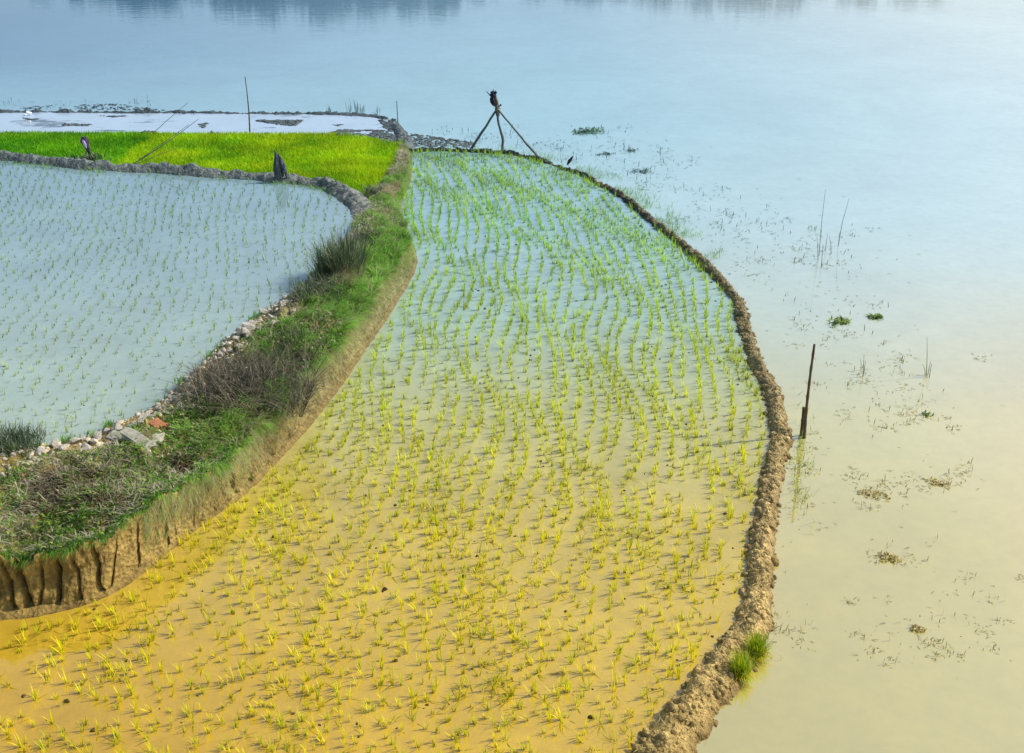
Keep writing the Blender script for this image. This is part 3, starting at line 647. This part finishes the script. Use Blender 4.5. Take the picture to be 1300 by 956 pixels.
shrub('grass_tussock', 478, 245, .5, .26, 500, M_tuss, 'green tussock at the corner of the bright nursery bed', 'grass tussock', 70, None, (.2, 1.), .010, .3)
shrub('branch', 70, 600, .05, .5, 3, M_deadleaf, 'pale bent dead branch poking out of the dark weed heap', 'branch', 71, R(20), (1., 1.6), .025, .3)

# ------------------------------------------------------------------ stones, brick, slab
sp_ = [(336, 397, .09), (345, 404, .07), (322, 412, .10), (318, 420, .12), (310, 424, .09), (352, 412, .10), (356, 420, .08), (327, 440, .07), (300, 432, .08), (338, 425, .06), (291, 446, .07), (282, 452, .09),
       (330, 408, .06), (341, 414, .07), (315, 428, .07), (305, 440, .06), (290, 458, .08), (270, 478, .07), (258, 488, .08), (250, 500, .06), (232, 516, .08), (216, 528, .07), (196, 530, .08), (188, 526, .06), (162, 550, .07), (135, 548, .07), (80, 570, .08), (50, 574, .07), (118, 562, .06), (358, 388, .08), (366, 383, .06), (275, 492, .10), (282, 498, .08), (262, 500, .07), (238, 505, .08), (243, 520, .09), (225, 512, .06), (210, 524, .07), (180, 535, .08), (170, 542, .07), (150, 545, .09),
       (125, 556, .09), (95, 562, .10), (110, 570, .08), (70, 566, .07), (408, 352, .09), (404, 362, .07)]
stone0 = []
for k in range(5):
    mb = MB(); mb.add(lump((1, .8, .62), .3, 200+k), ICO_F, .5)
    stone0.append(mb.build('stone', M_stone, label='pale angular lump of rubble on the paddy side of the bank', cat='stone', group='pale rubble stones on the bank'))
for i, (u, v, s) in enumerate(sp_):
    o = stone0[i] if i < 5 else stone0[i % 5].copy()
    if i >= 5: col.objects.link(o)
    p = on_bank(u, v); o.location = (p[0], p[1], p[2]+s*.35); o.scale = (s*1.35,)*3; o.rotation_euler = (.3*math.sin(i), .3*math.cos(i*2), i*2.1)
def slab(name, u, v, dims, rot, mat, label, cat, seed):
    bm = bmesh.new(); bmesh.ops.create_cube(bm, size=1); bmesh.ops.subdivide_edges(bm, edges=bm.edges[:], cuts=3, use_grid_fill=True)
    r = random.Random(seed)
    for vv in bm.verts:
        vv.co = Vector((vv.co.x*dims[0], vv.co.y*dims[1], vv.co.z*dims[2]))+Vector([(r.random()-.5)*.14*d for d in dims]); vv.co.x += vv.co.y*.35
    bmesh.ops.bevel(bm, geom=[e for e in bm.edges if e.calc_face_angle(0) > .9], offset=min(dims)*.12, segments=1, affect='EDGES')
    me = bpy.data.meshes.new(name); bm.to_mesh(me); bm.free(); me.materials.append(mat); o = bpy.data.objects.new(name, me); col.objects.link(o)
    p = on_bank(u, v); o.location = (p[0], p[1], p[2]+dims[2]*.6+.03); o.rotation_euler = rot
    return tag(o, label, cat)
slab('brick', 201, 544, (.20, .14, .07), (.45, .25, -.5), M_brick, 'orange red brick fragment lying among the rubble on the bank', 'brick', 1)
slab('concrete_slab', 176, 562, (.52, .16, .05), (.35, .22, -.55), M_slab, 'long pale broken slab tilted on the bank left of the brick', 'slab', 2)
slab('concrete_slab', 150, 558, (.30, .16, .05), (.3, -.1, -.4), M_slab, 'short pale slab piece at the upper end of the long slab', 'slab', 3)
slab('concrete_slab', 201, 562, (.16, .16, .06), (.3, .1, .4), M_slab, 'small pale block just below the orange brick fragment', 'slab', 4)

# ------------------------------------------------------------------ tripod
Yt = at(637, 192, .08)[1]
top = atY(632, 138, Yt+.1); fl = at(598, 189, .06); fm = at(637, 192, .06); fr_ = at(681, 197, .06)
tp = thing('tripod', fm, 'crude bamboo tripod with a dark rag bundle on top standing astride the thin far bund', 'tripod')
base = np.array(tp.location)
def leg(P, r0, mat):
    mb = MB(); P = resample(np.array(P)-base, 12); P[1:-1] += np.random.default_rng(int(r0*1e4)).normal(size=(10, 3))*.006
    tube(mb, P, np.linspace(r0*1.15, r0*.8, 12), 7, .5, .15); mb.build('leg', mat, tp, smooth=True)
up = (top-fl)/np.linalg.norm(top-fl)
leg([fl-up*.1, top+(top-fl)*.06+np.array([0, 0, .02])], .036, M_wood2)
leg([fm-np.array([0, 0, .1]), fm+np.array([.04, 0, .35]), atY(633.5, 160, Yt+.08), top+np.array([-.02, -.05, .12])], .036, M_wood2)
leg([fr_-(top-fr_)*.04, top+(top-fr_)*.09+np.array([-.02, 0, 0])], .028, M_wood2)
mb = MB(); hd = atY(627, 117, Yt+.1); tube(mb, resample(np.array([top-np.array([.0, 0, .2]), top+np.array([-.03, 0, .15]), hd])-base, 8), [.055]*5+[.05, .045, .03], 7, .5, .2); mb.build('post', M_wood, tp, smooth=True)
mb = MB(); c1 = atY(625, 121, Yt)-base; c2 = atY(626, 128, Yt)-base
mb.add(lump((.11, .13, .12), .45, 5)+c1, ICO_F); mb.add(lump((.085, .10, .12), .4, 6)+c2, ICO_F); mb.add(lump((.05, .07, .07), .4, 8)+atY(629, 118, Yt)-base, ICO_F)
for (u0, v0, u1, v1, rr) in ((623, 122, 617.5, 116, .018), (626, 118, 626.5, 113.5, .02), (628, 119, 629, 115, .02)): tube(mb, [atY(u0, v0, Yt)-base, atY(u1, v1, Yt-.02)-base], [rr, rr*.5], 6)
mb.build('rag_bundle', M_dark, tp)
mb = MB(); mb.add(lump((.03, .03, .035), .3, 9)+atY(635.5, 133.5, Yt)-base, ICO_F); tube(mb, [atY(633, 136, Yt)-base, atY(635.5, 133.5, Yt)-base], .012, 5); mb.build('knot', M_dark, tp)
mb = MB(); tube(mb, [top-base+np.array([.075*math.cos(a), .075*math.sin(a), .02*math.sin(3*a)-.02]) for a in np.linspace(0, 12.5, 40)], .012, 5); mb.build('lashing', M_tie, tp)

# ------------------------------------------------------------------ poles and stakes
def pole(name, foot, tip, r0, r1, mat, label, cat, nodes=6, bend=.02, group=None, sink=.25):
    foot = np.array(foot); tip = np.array(tip); d = tip-foot; n = 24
    t = thing(name, foot, label, cat, group); P = np.array([-d/np.linalg.norm(d)*sink+(d+d/np.linalg.norm(d)*sink)*k/(n-1) for k in range(n)])
    sd = np.array([-d[2], 0, d[0]]); nn = np.linalg.norm(sd); sd = sd/nn if nn else sd
    P += sd[None]*(np.sin(np.linspace(0, math.pi, n))*bend*np.linalg.norm(d))[:, None]
    rad = np.linspace(r0, r1, n)*(1+.22*(np.arange(n) % max(2, n//nodes) == 0))
    mb = MB(); tube(mb, P, rad, 8, .5, .08); mb.build('shaft', mat, t, smooth=True); return t
b = at(1021.5, 556, ZK); pole('stake', b, atY(1034, 437, b[1]+.05), .026, .018, M_wood, 'tall dark wooden stake standing in the lake beside the bund', 'stake', 7, .012)
b = at(1021, 553, ZK)+np.array([-.01, .0, 0]); b[0] -= .04; pole('stake', b, atY(1020.5, 517, b[1]), .024, .022, M_wood, 'short broken stake leaning against the tall lake stake', 'stake', 3, 0)
b = at(316.5, 168, ZN); pole('pole', b, atY(311, 97, b[1]), .022, .010, M_wood, 'thin crooked pole upright at the back edge of the bright nursery', 'pole', 9, -.02)
b = at(505, 152, ZW); pole('pole', b, atY(503.5, 128, b[1]), .016, .010, M_wood2, 'thin short rod on the curved end of the far dike', 'pole', 4, 0)
b = at(193, 171, ZN); pole('bamboo_rod', b, atY(239, 130, b[1]-.3), .009, .004, M_wood2, 'thinnest slanting rod rising from the back edge of the nursery', 'rod', 8, .01)
b = at(163, 211, ZN+.1); pole('bamboo_rod', b, atY(252, 151, b[1]+.6), .014, .005, M_wood2, 'longest slanting bamboo rod rising over the nursery from the near dike', 'rod', 9, -.02)
b = at(167, 210, ZN+.1); pole('bamboo_rod', b, atY(240, 158, b[1]+.5), .009, .004, M_wood2, 'slanting bamboo rod running close beside the longest one', 'rod', 9, .0)
b = at(172, 209, ZN+.1); pole('bamboo_rod', b, atY(225, 188, b[1]+.3), .009, .004, M_wood2, 'low slanting bamboo rod over the bright nursery near the dike', 'rod', 7, .01)
for i, (u, h) in enumerate([(418, 12), (443, 18), (452, 22), (460, 14), (480, 10)]):   # reeds beyond the far dike
    b = at(u, 143, ZK); r = np.random.default_rng(i+700); n = 9; P = np.c_[r.normal(size=(n, 2))*.06, np.zeros(n)]
    V, Fc, q = blades(P, r.random(n)*6.28, h/42*(.5+.6*r.random(n)), .15, .018, .1, i)
    o = mkobj('reed_clump', V, Fc, M_weed, rnd=q, label='dark reed clump sticking up behind the far dike', cat='reeds', group='reed clumps behind the far dike'); o.location = tuple(b)

# scarecrow post with rag
b = at(117, 203, ZN+.1); tpp = atY(105.5, 174, b[1])
t = thing('scarecrow', b, 'leaning stick wrapped in a purple rag above the weeds of the dark nursery', 'scarecrow')
mb = MB(); tube(mb, resample(np.array([(0, 0, -.2), (tpp-b)*.98]), 8), .018, 7); mb.build('stick', M_wood, t)
d = tpp-b
def rag(P, W, mat, name, off, seed):
    r = np.random.default_rng(seed); n, m = 12, 7; V = []
    for i in range(n):
        c = P[0]+(P[1]-P[0])*i/(n-1); w = np.interp(i/(n-1), np.linspace(0, 1, len(W)), W)
        for j in range(m):
            a = j/m*2*math.pi; V.append(c+np.array([math.cos(a)*w*(.8+.4*r.random()), off+math.sin(a)*w*.6, .02*r.normal()]))
    Fc = [(i*m+j, i*m+(j+1) % m, (i+1)*m+(j+1) % m, (i+1)*m+j) for i in range(n-1) for j in range(m)]+[tuple(range(m))[::-1], tuple((n-1)*m+j for j in range(m))]
    mb = MB(); mb.add(V, Fc); mb.build(name, mat, t)
rag((d*.30, d*1.0), [.035, .05, .06, .085, .11, .10, .05], M_purple, 'rag', 0, 1)
rag((d*.58, d*.88), [.02, .04, .045, .03], M_lilac, 'pale_rag', -.075, 2)
def clump_plain(name, p, w, h, n, mat, label, cat, seed, group=None, lean=.8, wid=.02, droop=.4):
    r = np.random.default_rng(seed); P = np.c_[r.normal(size=(n, 2))*w*.35, np.zeros(n)]
    V, Fc, q = blades(P, r.random(n)*6.28, h*(.5+.7*r.random(n)), lean*(.3+r.random(n)), wid*(.7+.6*r.random(n)), droop*r.random(n)*1.5, seed)
    o = mkobj(name, V, Fc, mat, rnd=q, label=label, cat=cat, group=group); o.location = tuple(map(float, p)); return o
clump_plain('weed_clump', at(108, 204, ZN+.08), .55, .22, 130, M_tuss, 'pale green weed clump at the foot of the purple scarecrow', 'weeds', 801, wid=.04)
# stump
b = at(357, 222, ZL+.18)
t = thing('stump', b, 'dark pointed stump with a split foot standing on the back dike', 'stump')
s = 1/47.
def prong(P, rad, name):
    mb = MB(); P = resample(np.array(P), 10); r0 = np.interp(np.linspace(0, 1, 10), np.linspace(0, 1, len(rad)), rad); tube(mb, P, r0, 16, .5, .5); mb.build(name, M_stump, t)
prong([(-.10, 0, -.1), (-.085, 0, .15), (-.075, .01, .36), (-.09, .02, .52), (-.115, .02, .62)], [.075, .085, .08, .055, .01], 'trunk')
prong([(.15, -.02, -.08), (.105, -.01, .14), (.05, 0, .32), (.0, .02, .47)], [.03, .04, .055, .02], 'prong')
prong([(.03, .05, -.05), (.02, .05, .2), (-.01, .04, .40), (-.03, .04, .53)], [.03, .045, .06, .01], 'splinter')

# ------------------------------------------------------------------ bird on the thin bund
b = at(721.5, 210, .10)
t = thing('bird', b, 'small dark bird perched upright on the thin bund right of the tripod', 'bird')
mb = MB(); ax = np.array([.14, 0, .22]); ax /= np.linalg.norm(ax)
body = [np.array([-.05, 0, .0]), np.array([-.015, 0, .05]), np.array([.015, 0, .10]), np.array([.055, 0, .155]), np.array([.08, 0, .195]), np.array([.095, -.005, .225]), np.array([.112, -.01, .245]), np.array([.14, -.015, .265])]
tube(mb, resample(np.array(body), 16, 1), np.interp(np.linspace(0, 1, 16), [0, .12, .3, .5, .65, .76, .85, .9, 1], [.006, .016, .042, .048, .034, .028, .026, .012, .003]), 9)
mb.build('body', M_bird, t, smooth=True)
for sy in (-1, 1):
    mb = MB(); mb.add(lump((.025, .012, .085), .1, 3)@np.array([[.85, 0, -.5], [0, 1, 0], [.5, 0, .85]])+np.array([.01, sy*.038, .09]), ICO_F); mb.build('wing', M_bird, t, smooth=True)
    mb = MB(); tube(mb, [(.005, sy*.015, .07), (.0, sy*.018, .03), (.004, sy*.018, -.03)], .004, 5); mb.build('leg', M_bird, t)
# white scraps on the far dike; the last is their reflection built as a lump
for i, (u, v, s, lab) in enumerate([(36.5, 143, .075, 'larger crumpled white plastic scrap on the far dike'), (32, 145.5, .05, 'smaller white plastic scrap beside the larger one near the far dike'), (37.5, 154, .05, 'white lump added for the mirror image of the larger scrap in the wet field')]):
    mb = MB(); mb.add(lump((1.5*s, s, .6*s), .5, 30+i), ICO_F); o = mb.build('plastic_scrap', M_white, label=lab, cat='scrap'); o.location = tuple(at(u, v, ZW+(.08 if i < 2 else .02)))

# ------------------------------------------------------------------ seedling bundles on the bund
gb = BVHTree.FromPolygons([tuple(map(float, p)) for p in G_out.reshape(-1, 3)], [(i*22+j, (i+1)*22+j, (i+1)*22+j+1, i*22+j+1) for i in range(len(OUTC)-1) for j in range(21)])
def on_bund(u, v):
    h = gb.ray_cast(Vector((0, 0, H)), Vector(ray(u, v).tolist()).normalized()); return np.array(h[0]) if h[0] is not None else at(u, v, .1)
M_bun = leafmat('bundle_leaf', [(0, srgb(120, 165, 25, .8)), (.5, srgb(165, 195, 30, .85)), (.85, srgb(205, 205, 40, .85)), (1, srgb(215, 170, 50, .8))], trans=.4)
for (u, v, lab, sd, an, hh) in [(941, 858, 'front tied bundle of green rice seedlings on the near end of the bund', 900, R(120), .36), (960, 833, 'rear tied bundle of green rice seedlings closer to the lake', 910, R(60), .34)]:
    b = on_bund(u, v); t = thing('seedling_bundle', b, lab, 'seedling bundle', None); r = np.random.default_rng(sd); n = 260
    P = np.c_[r.normal(size=(n, 2))*.035, np.zeros(n)-.01]
    V, Fc, q = blades(P, an+r.normal(size=n)*1.5, hh*(.6+.5*r.random(n)), .15+.5*r.random(n), .010, .25*r.random(n), sd); mkobj('leaves', V, Fc, M_bun, t, rnd=q)
    n = 70; P = np.c_[r.normal(size=(n, 2))*.035, np.zeros(n)+.02]
    V, Fc, q = blades(P, R(-50)+r.normal(size=n)*.6, .16+.10*r.random(n), 1.5, .009, .9, sd+1, np.clip(.85+.2*r.normal(size=n), .5, 1)); mkobj('roots', V, Fc, M_bun, t, rnd=q)
    mb = MB(); tube(mb, [np.array([.065*math.cos(a), .065*math.sin(a), .09+.006*math.sin(2*a)]) for a in np.linspace(0, 6.4, 16)], .007, 5); mb.build('tie', M_tie, t)

# ------------------------------------------------------------------ weeds in the lake
def pad_clump(name, u, v, wpx, n, mat, label, seed, flat=.35, leaf=.05):
    p = at(u, v, ZK); k = np.linalg.norm(at(u+1, v, ZK)-p); w = wpx*k; r = np.random.default_rng(seed)
    P = np.c_[np.clip(r.normal(size=(n, 2)), -1.7, 1.7)*w*np.array([.28, .18]), .004+.012*r.random(n)]; P[:, 1] += .35*P[:, 0]*math.sin(seed)
    V, Fc, q = blades(P, r.random(n)*6.28, leaf*(.6+.9*r.random(n)), .9+2.2*r.random(n), leaf*.5*(.7+.6*r.random(n)), .5*r.random(n), seed)
    o = mkobj(name, V, Fc, mat, rnd=q, label=label, cat='water plant'); o.location = tuple(p); return o
pad_clump('floating_plant', 1065, 409, 32, 90, M_hya, 'green floating leafy clump in the lake, left one of the pair above the stake', 1001, leaf=.085)
pad_clump('floating_plant', 1111, 403, 20, 50, M_hya, 'small green floating clump right of the larger leafy one', 1002, leaf=.08)
pad_clump('floating_plant', 1129, 709, 26, 90, M_hyab, 'withered yellow brown floating clump in the near lake', 1003, leaf=.05)
pad_clump('floating_plant', 1191, 614, 28, 90, M_hyab, 'withered pale floating clump at the end of the weed streak', 1004, leaf=.045)
pad_clump('floating_plant', 1177, 527, 12, 26, M_hya, 'tiny dark green floating tuft among thin dead stems', 1005, leaf=.06)
pad_clump('floating_plant', 747, 167, 42, 150, M_hya, 'far green weed mat in the lake right of the tripod', 1006, leaf=.10)
pad_clump('floating_plant', 770, 196, 18, 40, M_weed, 'dark weed tuft in the lake beyond the bird', 1007, leaf=.09)
pad_clump('floating_plant', 803, 191, 14, 30, M_weed, 'small dark weed tuft farthest right of the far weed group', 1008, leaf=.09)
pad_clump('floating_plant', 815, 218, 26, 50, M_weed, 'low dark weed streak nearest the curve of the bund', 1009, leaf=.09)
pad_clump('floating_plant', 1108, 628, 36, 130, M_hyab, 'scattered withered weed patch right of the long stake reflection', 1010, leaf=.04)
pad_clump('floating_plant', 1166, 800, 16, 40, M_hyab, 'small yellow weed clump near the bottom right', 1011, leaf=.05)
def stems(name, u, v, lst, label, seed, mat=None):
    b = at(u, v, ZK); t = MB()
    for (du, v0, v1, dt) in lst:
        f = at(u+du, v0, ZK); tip = atY(u+du+dt, v1, f[1]); P = resample(np.array([f-[0, 0, .1], f+(tip-f)*.5-np.array([.02*dt/10, 0, 0]), tip]), 8)-b
        tube(t, P, np.linspace(.009, .003, 8), 5, random.random())
    o = t.build(name, mat or M_weed, label=label, cat='reeds'); o.location = tuple(b); return o
stems('reeds', 1042, 318, [(-2, 325, 240, 8), (6, 318, 296, 3), (22, 312, 252, 14), (-3, 330, 300, -2), (14, 322, 300, -3), (1, 340, 310, 2)], 'tall thin bent reeds rising from the middle of the lake', 1)
stems('reeds', 1096, 478, [(0, 478, 450, 1), (-2, 470, 455, -2), (1, 474, 458, 2)], 'short upright reed stem left of the taller single stem', 2)
stems('reeds', 1177, 478, [(0, 478, 428, 0), (1, 476, 458, 4), (-1, 476, 462, -5), (3, 479, 462, 3)], 'single tall dead stem with a bent base in the right of the lake', 3)
# nobody could count these: thin bits of weed on the water
def floaters():
    r = np.random.default_rng(88); parts = []
    areas = [((1110, 500), (55, 45), 220), ((1160, 515), (45, 30), 140), ((1120, 620), (45, 25), 150), ((1200, 605), (50, 18), 90), ((1140, 700), (40, 18), 70), ((1240, 745), (70, 25), 60), ((1150, 800), (80, 40), 160),
             ((1000, 640), (25, 50), 70), ((1010, 590), (25, 40), 120), ((1000, 330), (90, 70), 300), ((930, 290), (60, 60), 260), ((820, 215), (60, 30), 300), ((740, 185), (60, 25), 260), ((600, 172), (70, 14), 260), ((1050, 400), (80, 40), 200), ((1200, 810), (90, 40), 130), ((990, 790), (40, 50), 120), ((100, 135), (100, 7), 120), ((1075, 330), (70, 40), 90), ((1130, 560), (130, 120), 160)]
    for (c, s, n) in areas:
        n = int(n*.75); uv = r.normal(size=(n, 2))*np.array(s)*.55+np.array(c); cl = r.random((max(3, n//14), 2)); k = r.integers(0, len(cl), n)
        ctr = np.array(c)+(cl-.5)*2*np.array(s); uv = np.where((r.random(n) < .65)[:, None], ctr[k]+r.normal(size=(n, 2))*np.array([7, 3]), uv)
        P = np.array([at(a, b_, ZK) for a, b_ in uv])
        P = P[~inside(P, padpoly_np)]; P = P[(P[:, 0] > np.interp(P[:, 1], oy, ox)+.05) | (P[:, 1] > 33)]; m = len(P)
        if m == 0: continue
        far = np.clip((P[:, 1]-12)/20, 0, 1)
        fl_ = r.random(m) < .78
        parts.append(blades(P, r.random(m)*6.28, (.03+.09*r.random(m)**1.5)*(1+.8*far), np.where(fl_, 2.5, .3*r.random(m)+.05), .009+.010*far, np.where(fl_, .7, .1), int(c[0]), r.random(m)))
    V, Fc, q = cat_m(parts); mkobj('weed_litter', V, Fc, M_weed, rnd=q, kind='stuff', label='thin scattered bits of weed floating and standing in the lake shallows', cat='weeds')
padpoly_np = np.array([p[:2] for p in padpoly])
floaters()
# green grass in the shallows on the lake side of the bund
r = np.random.default_rng(99); n = 2600; i = r.integers(60, 560, n); off = OW[i]+.03+np.abs(r.normal(size=n))*.35; P = np.c_[OUTC[i, :2]+np.stack([-tt[i, 1], tt[i, 0]], 1)*off[:, None], np.full(n, ZK)]
uv = r.normal(size=(260, 2))*np.array([12, 34])+np.array([1012, 585]); P2 = np.array([at(a, b_, ZK) for a, b_ in uv]); P2 = P2[P2[:, 0] > np.interp(P2[:, 1], oy, ox)+.28]
P = np.concatenate([P[fbm(P[:, 0]*1.2, P[:, 1]*1.2, 3, 12) > .02], P2]); n = len(P)
V, Fc, q = blades(P, r.random(n)*6.28, .07+.14*r.random(n), .4+r.random(n), .010, .4*r.random(n), 98); mkobj('water_grass', V, Fc, M_wgrass, rnd=q, kind='stuff', label='thin green grass growing in the shallows along the lake side of the bund', cat='grass')
n = 6000; i = r.integers(280, 1290, n); off = r.normal(size=n)*.42*OW[i]; P = np.c_[OUTC[i, :2]+np.stack([-tt[i, 1], tt[i, 0]], 1)*off[:, None], np.zeros(n)]
for k in range(n):
    h_ = gb.ray_cast(Vector((P[k, 0], P[k, 1], 3)), Vector((0, 0, -1))); P[k, 2] = (h_[0].z if h_[0] is not None else -.3)+.004
V, Fc, q = blades(P, r.random(n)*6.28, .03+.08*r.random(n), 1.5+2*r.random(n), .006+.004*r.random(n), .6*r.random(n), 96); mkobj('bund_straw', V, Fc, M_bstraw, rnd=q, kind='stuff', label='short straw bits stuck in the mud of the curved bund', cat='straw')
# grass along the foot of the back dike in the left paddy
i = r.integers(0, 760, 1500); P = np.c_[backC[i, :2]+np.c_[r.normal(size=1500)*.03, -.30-np.abs(r.normal(size=1500))*.08], np.full(1500, ZL)]; P = P[fbm(P[:, 0]*1.5, P[:, 1]*1.5, 3, 13) > .03]
V, Fc, q = blades(P, r.random(len(P))*6.28, .06+.12*r.random(len(P)), .5, .012, .3, 97); mkobj('dike_grass', V, Fc, M_wgrass, rnd=q, kind='stuff', label='short green grass along the foot of the back dike', cat='grass')

# ------------------------------------------------------------------ light
EL, AZ = R(43), R(76)                                       # azimuth from +y towards +x
sun = bpy.data.lights.new('sun', 'SUN'); sun.energy = 4.6; sun.angle = R(.6); sun.color = (1, .95, .86)
so = bpy.data.objects.new('sun', sun); col.objects.link(so)
dsun = Vector((math.sin(AZ)*math.cos(EL), math.cos(AZ)*math.cos(EL), math.sin(EL)))
so.rotation_euler = dsun.to_track_quat('Z', 'Y').to_euler(); so.location = (20, 10, 30)
w = bpy.data.worlds.new('World'); sc.world = w; w.use_nodes = True; nt = w.node_tree; bg = nt.nodes['Background']
sky = nt.nodes.new('ShaderNodeTexSky'); sky.sky_type = 'NISHITA'; sky.sun_disc = False; sky.sun_elevation = EL; sky.sun_rotation = AZ
sky.air_density = 1.1; sky.dust_density = 1.9; nt.links.new(sky.outputs[0], bg.inputs[0]); bg.inputs[1].default_value = .15
sc.view_settings.view_transform = 'Standard'; sc.view_settings.look = 'None'; sc.view_settings.exposure = 0; sc.view_settings.gamma = 1
sc.cycles.max_bounces = 6; sc.cycles.transparent_max_bounces = 4
